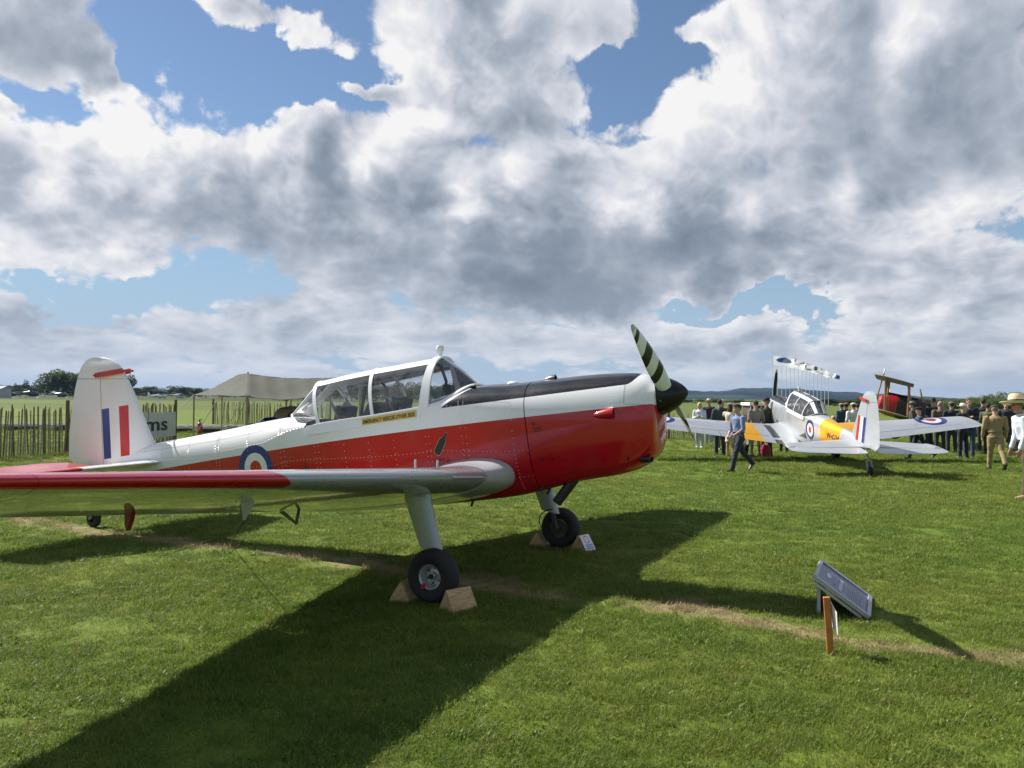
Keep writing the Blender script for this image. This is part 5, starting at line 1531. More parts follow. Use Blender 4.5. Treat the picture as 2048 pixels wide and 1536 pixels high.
tree_px('big pale broad tree left of the white fin', 118, 736, 430, 92, leaf='mid', variant=0, n=5200, group=G1)
tree_px('second big tree half hidden by the white fin', 165, 742, 440, 80, leaf='mid', variant=1, n=5200, group=G1)
tree_px('dark tree right behind the top of the white fin', 245, 741, 425, 62, leaf='dark', variant=2, n=3600, group=G1)
tree_px('dark bushy tree behind the fin stripes', 205, 745, 430, 70, leaf='dark', variant=1, group=G1)
tree_px('pointed cedar above the dark helicopters', 52, 757, 470, 34, kind='conifer', leaf='dark', variant=3, group=G1)
tree_px('small pointed cedar further left', 31, 764, 480, 20, kind='conifer', leaf='dark', variant=4, group=G1)
for i, (u, vt, w, k) in enumerate(((12, 768, 50, 'dark'), (40, 768, 55, 'dark'), (72, 768, 50, 'dark'), (90, 771, 40, 'dark'), (278, 773, 36, 'dark'), (302, 771, 34, 'dark'), (322, 775, 40, 'dark'), (345, 770, 44, 'dark'), (368, 771, 40, 'dark'), (390, 774, 36, 'dark'), (412, 776, 50, 'dark'), (440, 777, 50, 'dark'), (470, 778, 50, 'dark'), (500, 779, 46, 'dark'), (530, 780, 50, 'dark'))):
    tree_px((ORD[i - 4] + ' dark tree from the left in the low line between fin and tent') if u > 100 else (ORD[i] + ' dark tree from the left in the low line behind the helicopters'), u, vt, 500 + rnd.uniform(-20, 20), w, leaf=k, variant=i % 4 if i % 4 != 3 else 2, group='low trees left of the tent' if u > 100 else 'low trees behind the helicopters')
for i in range(17):
    u = 560 + i * 24; vt = 766 + rnd.uniform(-4, 6) - (4 if 650 < u < 860 else 0)
    tree_px(ORD[i] + ' tree from the left in the green row behind the cockpit windows', u, vt, 260 + rnd.uniform(-12, 12), 46, leaf='mid' if i % 3 else 'pale', variant=i % 3, n=2600, group='row of trees behind the cockpit')
for i in range(22):
    u = 960 + i * 26
    tree_px(ORD[i] + ' small tree from the left in the hedge line below the hills', u, 796 + rnd.uniform(-1.5, 2.5) + (u > 1500) * 1, 330 + rnd.uniform(-10, 10), 36, kind='shrub' if i % 2 else 'broad', leaf='dark' if i % 3 else 'mid', variant=i % 3, n=1500, group='hedge line below the hills')
for i in range(15):
    u = 1640 + i * 20
    tree_px(ORD[i] + ' dark tree from the left in the wood behind the biplane', u, 797 + rnd.uniform(-2, 2) - (3 if 1700 < u < 1800 else 0), 250 + rnd.uniform(-8, 8), 42, leaf='dark' if i % 3 else 'mid', variant=i % 3, n=1500, group='wood behind the biplane')
for i in range(17):
    u = 1892 + i * 14; vt = 800 - 17 * min(1, (u - 1885) / 110) + rnd.uniform(-2, 2)
    tree_px(ORD[i] + ' pale green willow from the left in the tall bank at the right', u, vt, 150 + rnd.uniform(-6, 6), 34, kind='shrub' if i % 2 else 'broad', leaf='pale', variant=(5 + i % 2) if i % 2 else i % 3, n=2600, group='pale willows at the right')
for i in range(8):
    u = 1895 + i * 26
    tree_px(ORD[i] + ' pale bush from the left along the foot of the willow bank', u, 797 - 8 * i / 8, 146, 40, kind='shrub', leaf='pale', variant=5 + i % 2, n=2600, group='bushes at the foot of the willows')

def hill(name, prof, Y, depth, mat, dv=0):
    rows = []
    r_ = np.random.default_rng(3)
    ns = [rnd.uniform(0, 6.28) for _ in range(6)]
    us = np.arange(prof[0][0], prof[-1][0] + 1, 8)
    for f, yy in ((0, Y - depth), (.35, Y - depth * .72), (.75, Y - depth * .35), (1, Y), (.9, Y + depth * .5), (0, Y + depth)):
        row = []
        for u in us:
            t = at(u, interp(prof, u), Y); jag = sum(math.sin(u * (.11 * (k + 1)) + ns[k]) / (k + 1) for k in range(6)) * 1.4 + rnd.uniform(-1, 1) * 1.3
            row.append(Vector((t.x * yy / Y, yy, max(0, t.z + jag * (Y / 5000)) * f - (3 if f == 0 else 0))))
        rows.append(row)
    vs, fs = loft(rows, False); o = obj(name, vs, fs, mat); o['kind'] = 'structure'; return o
def hill_mat():
    m_, nt, b, _ = mat_new('wooded_hillside'); P_ = nt.pos(); x, y, z = nt.xyz(P_)
    n1 = nt.noise(nt.comb(x * .0016, y * .001, z * .008), 1, 4, .6); n2 = nt.noise(nt.comb(x * .012, y * .006, z * .03), 1, 5, .7)
    c = nt.mix(nt.lin(.3, .7, n2), (.005, .010, .009), (.010, .017, .011)); lowf = nt.lin(20, 55, z, 1, 0)  # cloud shadow over the hills is put into this colour, darker than real woods
    c = nt.mix(nt.lin(.50, .60, n1) * nt.lin(30, 85, z, .8, 0), c, (.045, .06, .030))
    nt.set(b.inputs['Base Color'], c); b.inputs['Roughness'].default_value = 1; b.inputs['Specular IOR Level'].default_value = 0
    return m_
HM = hill_mat()
hill('hills', [(820, 800), (960, 790), (1180, 786), (1300, 783), (1380, 780), (1410, 783), (1450, 781), (1490, 776), (1530, 776), (1600, 778), (1660, 783), (1700, 784), (1740, 787), (1800, 790), (1850, 793), (1900, 796), (2000, 799), (2150, 803), (2400, 806)], 5200, 1500, HM)

# ------------------------------------------------------------------ paling fences
PALE_MATS = [plain((.21, .18, .12), .9, var=.3, scale=9), plain((.30, .26, .18), .9, var=.3, scale=9), plain((.15, .125, .085), .9, var=.3, scale=9)]
def paling_mesh(i):
    mb = MB(); r_ = random.Random(i); w = .019 + .012 * r_.random(); h_ = 1.16 + .1 * r_.random()
    pts = [(0, 0, -.05), (r_.uniform(-.01, .01), 0, h_ * .5), (r_.uniform(-.012, .012), 0, h_ * .95), (0, 0, h_)]
    mb.tube(pts, [w, w * 1.05, w * .9, w * .55], 5, ell=(1, .6)); o = mb.build('paling', PALE_MATS[i % 3]); me = o.data; bpy.data.objects.remove(o); return me
PAL = [paling_mesh(i) for i in range(9)]
def fence(label, a, b, gap, posts, group=None, sc=1.0):
    a, b = Vector(a), Vector(b); L_ = (b - a).length; d = (b - a) / L_; T = thing('paling_fence', label, 'fence', a)
    n = int(L_ / gap); rz = math.atan2(d.y, d.x)
    for i in range(n + 1):
        p = d * (i * gap + rnd.uniform(-.02, .02)); z = gz(a.x + p.x, a.y + p.y)
        o = bpy.data.objects.new('paling', PAL[rnd.randrange(9)]); link(o, T); o.location = (p.x, p.y, z); o.rotation_euler = (rnd.uniform(-.05, .05), rnd.gauss(0, .075), rz + rnd.uniform(-.3, .3)); s_ = sc * rnd.uniform(.93, 1.05); o.scale = (1.15, 1.15, s_)
    for h_ in (.25, 1.0):
        mb = MB(); mb.tube([d * (L_ * t / 14) + Vector((0, 0, h_ * sc + .015 * math.sin(t * 2.1))) for t in range(15)], .004, 5); mb.build('wire', plain((.15, .13, .12), .6, .5), T)
    for t in posts:
        p = d * (L_ * t); mb = MB(); mb.tube([p + Vector((0, 0, -.1)), p + Vector((.01, 0, 1.38 * sc))], [.055, .05], 9); mb.build('post', plain((.13, .095, .065), .9, var=.35, scale=12), T, ang=60)
    return T
f1a, f1b = gnd(-60, 925), gnd(350, 881)
fence('weathered paling fence running behind the white fin at the left', f1a, f1b, .105, (.37, 1.0), sc=1.06)
f2a = at(426, 846, 47); f2b = at(660, 846, 40)
fence('paling fence behind the open tent, beyond the gap', (f2a.x, 47, 0), (f2b.x, 40, 0), .15, (0, .33, .66, 1), sc=1.04)
fence('distant paling fence behind the visitors and the silver wing', (at(1300, 850, 36).x, 36, -.12), (at(1640, 850, 40).x, 40, -.12), .14, (.1, .35, .6, .9), sc=1.0)
# banner tied to the fence
bd = (Vector(f1b) - Vector(f1a)).normalized()
def fence_at_u(u, dz):   # point on the fence line seen in image column u
    for k in range(400):
        t = k / 400; p = Vector(f1a).lerp(Vector(f1b), t)
        q = p - Vector((0, 0, CAM_H)); uu = 1024 + FPX * q.dot(_rt) / q.dot(_fw)
        if uu >= u: return p + Vector((0, 0, dz))
    return Vector(f1b) + Vector((0, 0, dz))
B1 = fence_at_u(347, 0); off = Vector((bd.y, -bd.x, 0)) * .06; off = off if off.y < 0 else -off
ln = 4.6; rows = []
for i in range(25):
    t = i / 24; p = B1 - bd * (ln * (1 - t)) + off * (1 + .15 * math.sin(t * 40))
    rows.append([p + Vector((0, 0, .17 + .015 * math.sin(t * 7))), p + Vector((0, 0, .60)), p + Vector((0, 0, 1.04 - .01 * math.sin(t * 9)))])
vs, fs = loft(rows, False)
ban = obj('banner', vs, fs, plain((.62, .63, .62), .6, var=.06)); tag(ban, 'white banner with black lettering tied to the paling fence', 'banner')
tv, tf = text_mesh('ms', .66, .008); wd = max(v.x for v in tv)
tv = [B1 - bd * (.62 + (wd - v.x) * 2.1) + off * 1.35 + Vector((0, 0, .42 + v.y)) for v in tv]
obj('lettering', tv, tf, plain((.012, .012, .014), .5), ban, smooth=False)

# ------------------------------------------------------------------ olive tarpaulin shelter
def Y_(u, v, Y): return at(u, v, Y)
front = [Y_(388, 789, 33), Y_(440, 791, 30), Y_(494, 792, 27), Y_(540, 798, 26.5), Y_(580, 799, 26.2), Y_(620, 793, 26), Y_(660, 781, 25.6), Y_(720, 768, 25)]
ridge = [Y_(475, 750, 31.5), Y_(486, 748, 31), Y_(496, 747, 30.5), Y_(530, 752, 30), Y_(570, 756, 29.7), Y_(610, 757, 29.3), Y_(650, 756, 29), Y_(720, 752, 28.4)]
front[0] = Y_(388, 790, 33)
tent = thing('tarpaulin_shelter', 'olive green canvas awning sagging between wooden poles behind the aeroplane', 'tent', (0, 0, 0))
olive_m, nt, b, _ = mat_new('olive_canvas'); o_ = nt.obj(); ns = nt.noise(o_, .9, 5, .6)
nt.set(b.inputs['Base Color'], nt.mix(nt.lin(.35, .65, ns), (.024, .028, .015), (.042, .046, .027))); b.inputs['Roughness'].default_value = .85
rows = []; NJ = 14
for i in range(8):
    row = []
    for j in range(NJ + 1):
        t = j / NJ; p = front[i].lerp(ridge[i], t); p.z -= .16 * math.sin(math.pi * t) * (0.5 if i < 3 else 1); row.append(p)
    rows.append(row)
fine_rows = []
for i in range(7):
    for k in range(6):
        t = k / 6; fine_rows.append([rows[i][j].lerp(rows[i + 1][j], t) + Vector((0, 0, -.030 * math.sin(math.pi * t))) for j in range(NJ + 1)])
fine_rows.append(rows[7])
vs, fs = loft(fine_rows, False); sh_ = obj('canvas_roof', vs, fs, olive_m, tent); md = sh_.modifiers.new('t', 'SOLIDIFY'); md.thickness = .012
back = [Y_(400, 790, 38), Y_(440, 792, 37), Y_(500, 793, 36.5), Y_(540, 793, 36), Y_(580, 793, 35.5), Y_(620, 793, 35), Y_(660, 792, 34.5), Y_(720, 790, 34)]
rows = [[ridge[i].lerp(back[i], t / 6) for t in range(7)] for i in range(8)]
vs, fs = loft(rows, False); obj('canvas_back', vs, fs, olive_m, tent)
mb = MB()
for i in range(1, 8):
    pts = [fine_rows[i * 6 if i < 7 else 42][j] + Vector((0, 0, .008)) for j in range(NJ + 1)]
    mb.tube(pts, .008, 4)
mb.each('canvas_seam', plain((.07, .072, .045), .9), tent)
POLE = plain((.36, .29, .17), .7, var=.2, scale=5)
def pole(p, w): mb = MB(); mb.tube([Vector((p.x, p.y, -.05)), p + Vector((0, 0, .05))], w, 8); mb.build('tent_pole', POLE, tent)
for p, w in ((front[0], .035), (front[2], .05), (Y_(582, 797, 36), .035), (Y_(607, 793, 34), .04), (ridge[2], .03), (front[7], .04), (Y_(444, 792, 36), .03)): pole(p, w)
ROPE = plain((.42, .38, .22), .8)
def rope(a, b_): mb = MB(); mb.tube([a, b_], .012, 6); mb.build('guy_rope', ROPE, tent)
rope(front[0], fence_at_u(347, 1.0)); rope(front[2] + Vector((0, 0, -.02)), Vector(gnd(425, 880)) + Vector((0, 2, 0))); rope(front[2] + Vector((-.05, 0, -.02)), Vector((front[2].x - 1.5, 28.5, 0))); rope(front[1], Vector((front[1].x - .5, 28.6, .0)))
mb = MB(); mb.box(front[2] + Vector((0, -.02, .02)), (.16, .1, .05)); mb.build('pole_cap', plain((.6, .6, .58), .6), tent, smooth=False)

# kit under the awning
def heap(name, label, cat, c_, r, mat, seed, amp=.25):
    r_ = random.Random(seed); mb = MB(); ph = [r_.uniform(0, 6) for _ in range(6)]
    n, m_ = 28, 14; vs = []
    for i in range(m_ + 1):
        t = i / m_ * math.pi / 2
        for k in range(n):
            a = 2 * math.pi * k / n; f = 1 + amp * (math.sin(a * 3 + ph[0]) * .4 + math.sin(a * 5 + t * 4 + ph[1]) * .3 + math.sin(t * 9 + a * 2 + ph[2]) * .3 + math.sin(a * 11 + t * 7 + ph[3]) * .14)
            vs.append(Vector((math.cos(a) * math.cos(t) ** .8 * r[0] * f, math.sin(a) * math.cos(t) ** .8 * r[1] * f, math.sin(t) * r[2] * (.9 + .1 * f))))
    fs = [(i * n + k, i * n + (k + 1) % n, (i + 1) * n + (k + 1) % n, (i + 1) * n + k) for i in range(m_) for k in range(n)]
    o = obj(name, vs, fs, mat, loc=c_); tag(o, label, cat); return o
p = at(583, 860, 30); heap('sacking_heap', 'brown sacking thrown over a heap of kit under the awning', 'sacking', (p.x, 30, 0), (.95, .8, 1.25), plain((.44, .33, .22), .95, var=.2, bumpy=.6, scale=3), 3, .2)
p = at(540, 860, 29.4); heap('tarpaulin_heap', 'crumpled blue tarpaulin beside the brown sacking', 'tarpaulin', (p.x, 29.4, 0), (.62, .5, .86), plain((.012, .035, .20), .4, var=.4, bumpy=.5, scale=4), 8, .35)
mb = MB(); p = at(514, 860, 29.6); mb.box((p.x, 29.6, .32), (.55, .4, .64), Matrix.Rotation(.15, 3, 'Z')); o = mb.build('case', plain((.018, .018, .02), .5), smooth=False); tag(o, 'black equipment case on the grass left of the blue tarpaulin', 'case')
mb = MB(); p = at(503, 870, 29); mb.tube([(p.x, 29, 0), (p.x + .05, 29, .3), (p.x + .12, 29, .5)], [.2, .18, .10], 12, ell=(1, .5)); o = mb.build('rucksack', plain((.16, .16, .155), .8)); tag(o, 'grey bag leaning against the black case', 'bag')
p = at(582, 830, 29.2); mb = MB(); mb.tube([p + Vector((.09 * math.cos(t), 0, .09 * math.sin(t))) for t in [math.pi * k / 10 for k in range(11)]], .014, 8)
o = mb.build('ear_defenders', common['dark'])
mb = MB(); 
for s_ in (-1, 1): ellip(mb, p + Vector((s_ * .085, 0, -.03)), (.04, .05, .06))
mb.each('ear_cup', common['dark'], o, fix=False); tag(o, 'black ear defenders hung over the brown sacking', 'ear defenders')
# fire extinguisher
fx = Vector(gnd(399, 860)); fx = Vector((at(399, 850, 34).x, 34, 0)); o = thing('fire_extinguisher', 'red fire extinguisher standing in front of the metal trackway', 'fire extinguisher', fx)
mb = MB(); mb.lathe([(0, 0), (.085, .0), (.09, .02), (.09, .42), (.07, .49), (.03, .52), (.025, .56), (0, .56)], (0, 0, 0), 'z', 18); mb.build('cylinder', plain((.40, .012, .012), .3, coat=.4), o)
mb = MB(); mb.box((0, 0, .60), (.05, .04, .06)); mb.bar((0, 0, .62), (.13, 0, .66), .02); mb.tube([(.03, 0, .58), (.11, 0, .5), (.105, 0, .25)], .012, 6); mb.build('valve_and_hose', common['dark'], o)
# metal trackway panels stacked flat beyond the fence
def trackway(label, u0, u1, Y, h_, rz=0):
    a = at(u0, 850, Y).x; b_ = at(u1, 850, Y).x; T = thing('trackway_panel', label, 'trackway', ((a + b_) / 2, Y, 0), rz); L_ = b_ - a
    M_ = plain((.42, .40, .36), .5, .3, var=.25)
    for yy in (-1.3, -.65, 0, .65, 1.3):
        mb = MB(); mb.bar((-L_ / 2, yy, h_), (L_ / 2, yy, h_), .09, .06); mb.build('rail', M_, T, smooth=False)
    n = int(L_ / .42)
    for i in range(n + 1): mb = MB(); x = -L_ / 2 + L_ * i / n; mb.bar((x, -1.35, h_ + .05), (x, 1.35, h_ + .05), .11, .03); o2 = mb.build('slat', M_, T, smooth=False)
    for x in (-L_ / 2 + .2, 0, L_ / 2 - .2): mb = MB(); mb.box((x, 0, h_ / 2), (.16, 2.4, h_)); mb.build('bearer', plain((.09, .07, .05), .9), T, smooth=False)
trackway('metal trackway panels stacked in the gap of the fence', 352, 485, 37, .22)
trackway('metal trackway panels stacked behind the left fence', -60, 148, 38, .22)
# white field markers
for i, (u, v, Yk) in enumerate(((316, 806, 190), (393, 791, 420), (421, 791, 420), (560, 796, 330))):
    p = at(u, v, Yk); mb = MB(); s_ = 5 / FPX * Yk
    mb.add([(-s_, -s_ * .5, 0), (s_, -s_ * .5, 0), (s_, s_ * .5, 0), (-s_, s_ * .5, 0), (-s_ * .1, 0, s_ * 1.15), (s_ * .1, 0, s_ * 1.15)], [(0, 1, 5, 4), (2, 3, 4, 5), (1, 2, 5), (3, 0, 4), (3, 2, 1, 0)])
    o = mb.build('field_marker', plain((.75, .75, .74), .6), smooth=False); o.location = (p.x, Yk, 0); tag(o, ('white ridge shaped marker alone on the mown field', 'white marker nearest the left tent pole', 'white marker just left of the second tent pole', 'white marker under the sagging awning')[i], 'field marker', 'white field markers')
# ------------------------------------------------------------------ helicopters and small aircraft far left
def helicopter(label, u, v, Y, L_, c1, c2, rz, rotor=1):
    p = at(u, v, Y); T = thing('helicopter', label, 'helicopter', (p.x, Y, 0), rz, 'helicopters on the flight line')
    m1, m2, gl = plain(c1, .35, coat=.5), plain(c2, .4), plain((.03, .04, .05), .1, coat=1); s_ = L_ / 10; zb = at(u, v, Y).z
    zb = max(1.0, 1.25 * s_)
    mb = MB(); rings = []
    for x, w, h_, zc in ((2.6, .12, .10, -.25), (2.35, .45, .42, -.15), (1.8, .68, .70, 0), (1.0, .78, .88, .08), (0, .78, .92, .10), (-.9, .6, .75, .15), (-1.8, .32, .42, .30), (-2.6, .18, .22, .42)):
        rings.append([Vector((x * s_, math.cos(k * math.pi / 8) * w * s_, zb + (zc + math.sin(k * math.pi / 8) * h_) * s_)) for k in range(16)])
    vs, fs = loft(rings, True, True, True); mb.add(vs, fs); body = mb.build('fuselage', m1, T)
    mb = MB(); mb.tube([(-2.4 * s_, 0, zb + .4 * s_), (-6.2 * s_, 0, zb + .75 * s_)], [.2 * s_, .10 * s_], 10); tb_ = mb.build('tail_boom', m1, T)
    mb = MB(); mb.add([Vector((x * s_, y_ * s_, zb + z * s_)) for y_ in (-.05, .05) for x, z in ((-5.9, .6), (-6.6, 1.7), (-6.9, 1.7), (-6.5, .2))], [(0, 1, 2, 3), (7, 6, 5, 4), (0, 4, 5, 1), (1, 5, 6, 2), (2, 6, 7, 3), (3, 7, 4, 0)]); mb.build('tail_fin', m2, T, smooth=False)
    mb = MB(); rings = [[Vector((x * s_, math.cos(k * math.pi / 8) * w * s_ * 1.04, zb + (zc + .16 + abs(math.sin(k * math.pi / 8)) * h_) * s_)) for k in range(9)] for x, w, h_, zc in ((2.45, .30, .26, -.2), (1.8, .66, .60, -.02), (1.0, .76, .78, 0), (.4, .77, .80, 0))]
    vs, fs = loft(rings, False); mb.add(vs, fs); mb.build('windscreen', gl, body, fix=False)
    mb = MB(); mb.tube([(0, 0, zb + .9 * s_), (0, 0, zb + 1.55 * s_)], .12 * s_, 8); mb.build('rotor_mast', m2, T)
    for k in range(4 if rotor > 1 else 3):
        a = k * 2 * math.pi / (4 if rotor > 1 else 3) + .12; e = Vector((math.cos(a), math.sin(a), 0)); mb = MB()
        mb.bar(Vector((0, 0, zb + 1.55 * s_)), e * 2.6 * s_ + Vector((0, 0, zb + 1.52 * s_)), .26 * s_, .05 * s_); mb.bar(e * 2.6 * s_ + Vector((0, 0, zb + 1.52 * s_)), e * 5.2 * s_ + Vector((0, 0, zb + 1.22 * s_)), .26 * s_, .05 * s_); mb.build('rotor_blade', plain((.18, .18, .17), .6), T, smooth=False)
    for sg in (-1, 1):
        mb = MB(); mb.tube([(2.0 * s_, sg * .9 * s_, .12 * s_), (1.6 * s_, sg * .9 * s_, .05), (-1.4 * s_, sg * .9 * s_, .05)], .05 * s_, 6); mb.build('skid', m2, T)
        for xx in (1, -.8): mb = MB(); mb.tube([(xx * s_, sg * .9 * s_, .05), (xx * s_, sg * .4 * s_, zb - .6 * s_)], .04 * s_, 6); mb.build('skid_strut', m2, T)
    return T
helicopter('large dark helicopter at the far left edge', 62, 784, 330, 12.5, (.018, .020, .026), (.02, .02, .02), 0, 2)
helicopter('dark helicopter with a pale stripe next to the left trees', 122, 785, 330, 10, (.030, .035, .060), (.35, .35, .35), 0)
helicopter('small dark helicopter hidden partly by the large one', 22, 784, 350, 10, (.03, .03, .03), (.05, .05, .05), R(170))
helicopter('white helicopter with drooping blades left of the tent', 358, 787, 330, 9.5, (.55, .56, .58), (.1, .1, .12), R(10))
helicopter('dark helicopter behind the leading edge of the fin', 262, 784, 340, 10, (.03, .03, .04), (.05, .05, .05), R(180))
def light_plane(label, u, Y, rz):
    p = at(u, 788, Y); T = thing('light_aeroplane', label, 'aeroplane', (p.x, Y, 0), rz); m1 = plain((.62, .66, .70), .3, coat=.5)
    mb = MB(); mb.tube([(3.2, 0, .95), (2.8, 0, 1.0), (1.5, 0, 1.15), (0, 0, 1.3), (-1.5, 0, 1.2), (-4, 0, 1.2)], [.2, .45, .6, .65, .4, .12], 14); mb.build('fuselage', m1, T)
    for s_ in (-1, 1): mb = MB(); mb.bar((.6, s_ * .4, .85), (.4, s_ * 4.6, 1.15), 1.3, .14, up=(0, 0, 1)); mb.build('wing', m1, T)
    mb = MB(); mb.add([Vector((x, y_, z)) for y_ in (-.06, .06) for x, z in ((-3.0, 1.3), (-3.9, 2.7), (-4.4, 2.7), (-4.3, 1.2))], [(0, 1, 2, 3), (7, 6, 5, 4), (0, 4, 5, 1), (1, 5, 6, 2), (2, 6, 7, 3), (3, 7, 4, 0)]); mb.build('fin', m1, T, smooth=False)
    mb = MB(); mb.bar((-3.9, -1.6, 1.25), (-3.9, 1.6, 1.25), .8, .08); mb.build('tailplane', m1, T, smooth=False)
    mb = MB(); ellip(mb, (.5, 0, 1.75), (1.1, .45, .4)); mb.build('canopy', plain((.05, .07, .09), .1, coat=1), T)
    for xx, yy in ((2.2, 0), (.2, 1.1), (.2, -1.1)): mb = MB(); mb.lathe([(0, -.08), (.2, -.08), (.22, 0), (.2, .08), (0, .08)], (xx, yy, .22), 'y', 12); mb.tube([(xx, yy, .25), (xx, yy * .8, .9)], .05, 6); mb.build('wheel', common['tyre'], T)
light_plane('small pale blue and white aeroplane parked left of the white helicopter', 318, 335, R(8))
# ridge of pale shed at the left edge
p = at(2, 790, 300); sd = thing('shed', 'pale grey shed cut by the left edge of the picture', 'shed', (p.x - 2.6, 300, 0))
mb = MB(); mb.box((0, 0, 1.7), (9, 6, 3.4)); mb.build('wall', plain((.40, .42, .42), .7), sd, smooth=False)
mb = MB(); mb.add([(-4.6, -3.2, 3.4), (4.6, -3.2, 3.4), (4.6, 3.2, 3.4), (-4.6, 3.2, 3.4), (-4.6, 0, 4.3), (4.6, 0, 4.3)], [(0, 1, 5, 4), (2, 3, 4, 5), (1, 2, 5), (3, 0, 4), (3, 2, 1, 0)]); mb.build('roof', plain((.32, .34, .34), .7), sd, smooth=False)
for xx in (-2.2, 1.8): mb = MB(); mb.box((xx, -3.03, 1.3), (1.6, .06, 2.2)); mb.build('door', plain((.26, .27, .27), .6), sd, smooth=False)
# white roofed stall beyond the visitors
p = at(1490, 808, 62); q2 = at(1577, 808, 62); st = thing('market_stall', 'long low stall with a white canvas roof beyond the visitors', 'stall', ((p.x + q2.x) / 2, 62, -.12)); L_ = q2.x - p.x
mb = MB(); mb.box((0, 0, 1.42), (L_, 2.4, .22)); mb.build('roof', plain((.78, .78, .76), .6), st, smooth=False)
mb = MB(); mb.box((0, .1, .66), (L_ - .3, 2.0, 1.28)); mb.build('side_panel', plain((.10, .05, .06), .8, var=.4), st, smooth=False)
for k in range(5): mb = MB(); mb.bar((-L_ / 2 + .1 + k * (L_ - .2) / 4, -1.15, 0), (-L_ / 2 + .1 + k * (L_ - .2) / 4, -1.15, 1.4), .06); mb.build('pole', plain((.5, .5, .5), .5), st, smooth=False)
# ------------------------------------------------------------------ flag poles
fm, nt, b, o_ = mat_new('flag_cloth'); b.inputs['Base Color'].default_value = (.80, .81, .88, 1); b.inputs['Roughness'].default_value = .8
tr = nt.node('ShaderNodeBsdfTranslucent'); tr.inputs[0].default_value = (.80, .81, .88, 1); ms = nt.node('ShaderNodeMixShader'); ms.inputs[0].default_value = .5
nt.t.links.new(b.outputs[0], ms.inputs[1]); nt.t.links.new(tr.outputs[0], ms.inputs[2]); nt.t.links.new(ms.outputs[0], o_.inputs[0]); pm = plain((.62, .63, .63), .4)
cols = {'blue': plain((.04, .10, .55), .6), 'black': plain((.02, .02, .025), .6), 'red': plain((.55, .05, .04), .6), 'yellow': plain((.70, .62, .06), .6), 'white': fm, 'grey': plain((.14, .13, .17), .6)}
marks = ['oval', 'red', 'none', 'redline', 'black', 'none', 'grey', 'greyband', 'none', 'bluebar', 'none', 'yellow', 'none', 'black2', 'bluesq']
desc = ['with a blue oval badge, nearest of the row', 'with faint red lettering, second from the left', 'plain white, third from the left', 'with a red and black stripe, fourth from the left', 'with a black corner, fifth from the left', 'plain white, sixth from the left', 'with a grey patch, seventh from the left', 'with a dark grey band, eighth from the left', 'plain white, ninth from the left', 'with a thin blue bar, tenth from the left', 'plain white, eleventh from the left', 'with a yellow emblem, twelfth from the left', 'plain white, thirteenth from the left', 'with a small black mark, second from the right end', 'with a blue square, last at the right end']
for i in range(15):
    t = i / 14; dist = 1 / ((1 - t) / 108 + t / 205)
    u = 1545.5 + (1657 - 1545.5) * (1 - (1 / dist - 1 / 205) / (1 / 108 - 1 / 205)) ** .93
    vt = 710 + (747 - 710) * ((1 / 108 - 1 / dist) / (1 / 108 - 1 / 205)); p = at(u, vt, dist)
    T = thing('flagpole', 'tall white flagpole flying a flag ' + desc[i], 'flagpole', (p.x, dist, -.12), 0, 'row of flagpoles'); hgt = p.z + .12
    mb = MB(); mb.tube([(0, 0, 0), (0, 0, hgt)], [.050 * dist / 130, .038 * dist / 130], 8); mb.lathe([(0, .1), (.08, .06), (.06, 0)], (0, 0, hgt), 'z', 8); mb.build('pole', pm, T)
    fl, fh = (2.7 if i else 3.2) * rnd.uniform(.85, 1.1), rnd.uniform(.95, 1.25); wv = rnd.uniform(0, 6); N_ = 16; sag = rnd.uniform(.1, .5)
    def fp(a, b_, off=0): return Vector((a * fl + .03, (.16 * math.sin(a * 7 + wv) + .10 * math.sin(b_ * 4 + a * 5)) * a - off, hgt - .1 - b_ * fh * (1 - .25 * a * math.sin(wv) ** 2) - a * a * sag - .08 * math.sin(a * 9 + wv) * a))
    rows = [[fp(a / N_, b_ / 6) for b_ in range(7)] for a in range(N_ + 1)]; vs, fs = loft(rows, False); fo = obj('flag', vs, fs, fm, T)
    def patch(nm, poly, m_): obj(nm, [fp(x, y, .012) for x, y in poly], [tuple(range(len(poly)))], m_, fo, smooth=False)
    k = marks[i]
    if k == 'oval':
        patch('badge', [(.5 + .34 * math.cos(a), .42 + .26 * math.sin(a)) for a in [2 * math.pi * q / 20 for q in range(20)]], cols['blue'])
        tv, tf = text_mesh('COPS', .40, .008, 1.1); wd = max(v.x for v in tv); obj('lettering', [fp(.5 + (v.x / wd - .5) * .52, .52 - v.y / 1.35, .03) for v in tv], tf, cols['white'], fo, smooth=False)
    elif k == 'red':
        for j in range(4): patch('letter', [(.1 + j * .2, .2), (.24 + j * .2, .2), (.2 + j * .2, .6), (.12 + j * .2, .6)], cols['red'])
    elif k == 'redline': patch('stripe', [(.1, .0), (.9, .0), (.98, .14), (.3, .10)], cols['black']); patch('stripe', [(.5, .12), (.95, .14), (.9, .24), (.5, .18)], cols['red'])
    elif k in ('black', 'black2'): patch('corner', [(.45, .5), (.98, .4), (.9, .95), (.6, 1.0)] if k == 'black' else [(.55, .3), (.8, .3), (.5, .85), (.35, .7)], cols['black'])
    elif k in ('grey', 'greyband'): patch('patch', [(.25, .02), (.95, .04), (.98, .6), (.5, .95), (.55, .3)], cols['grey'])
    elif k == 'bluebar': patch('bar', [(.05, .1), (.95, .2), (.95, .3), (.05, .2)], cols['blue'])
    elif k == 'yellow': patch('emblem', [(.3 + .35 * math.cos(a) * (1 if j % 2 else .6), .5 + .45 * math.sin(a) * (1 if j % 2 else .6)) for j, a in enumerate([2 * math.pi * q / 14 for q in range(14)])], cols['yellow'])
    elif k == 'bluesq': patch('square', [(.5, .05), (.95, .05), (.95, .95), (.5, .95)], cols['blue'])

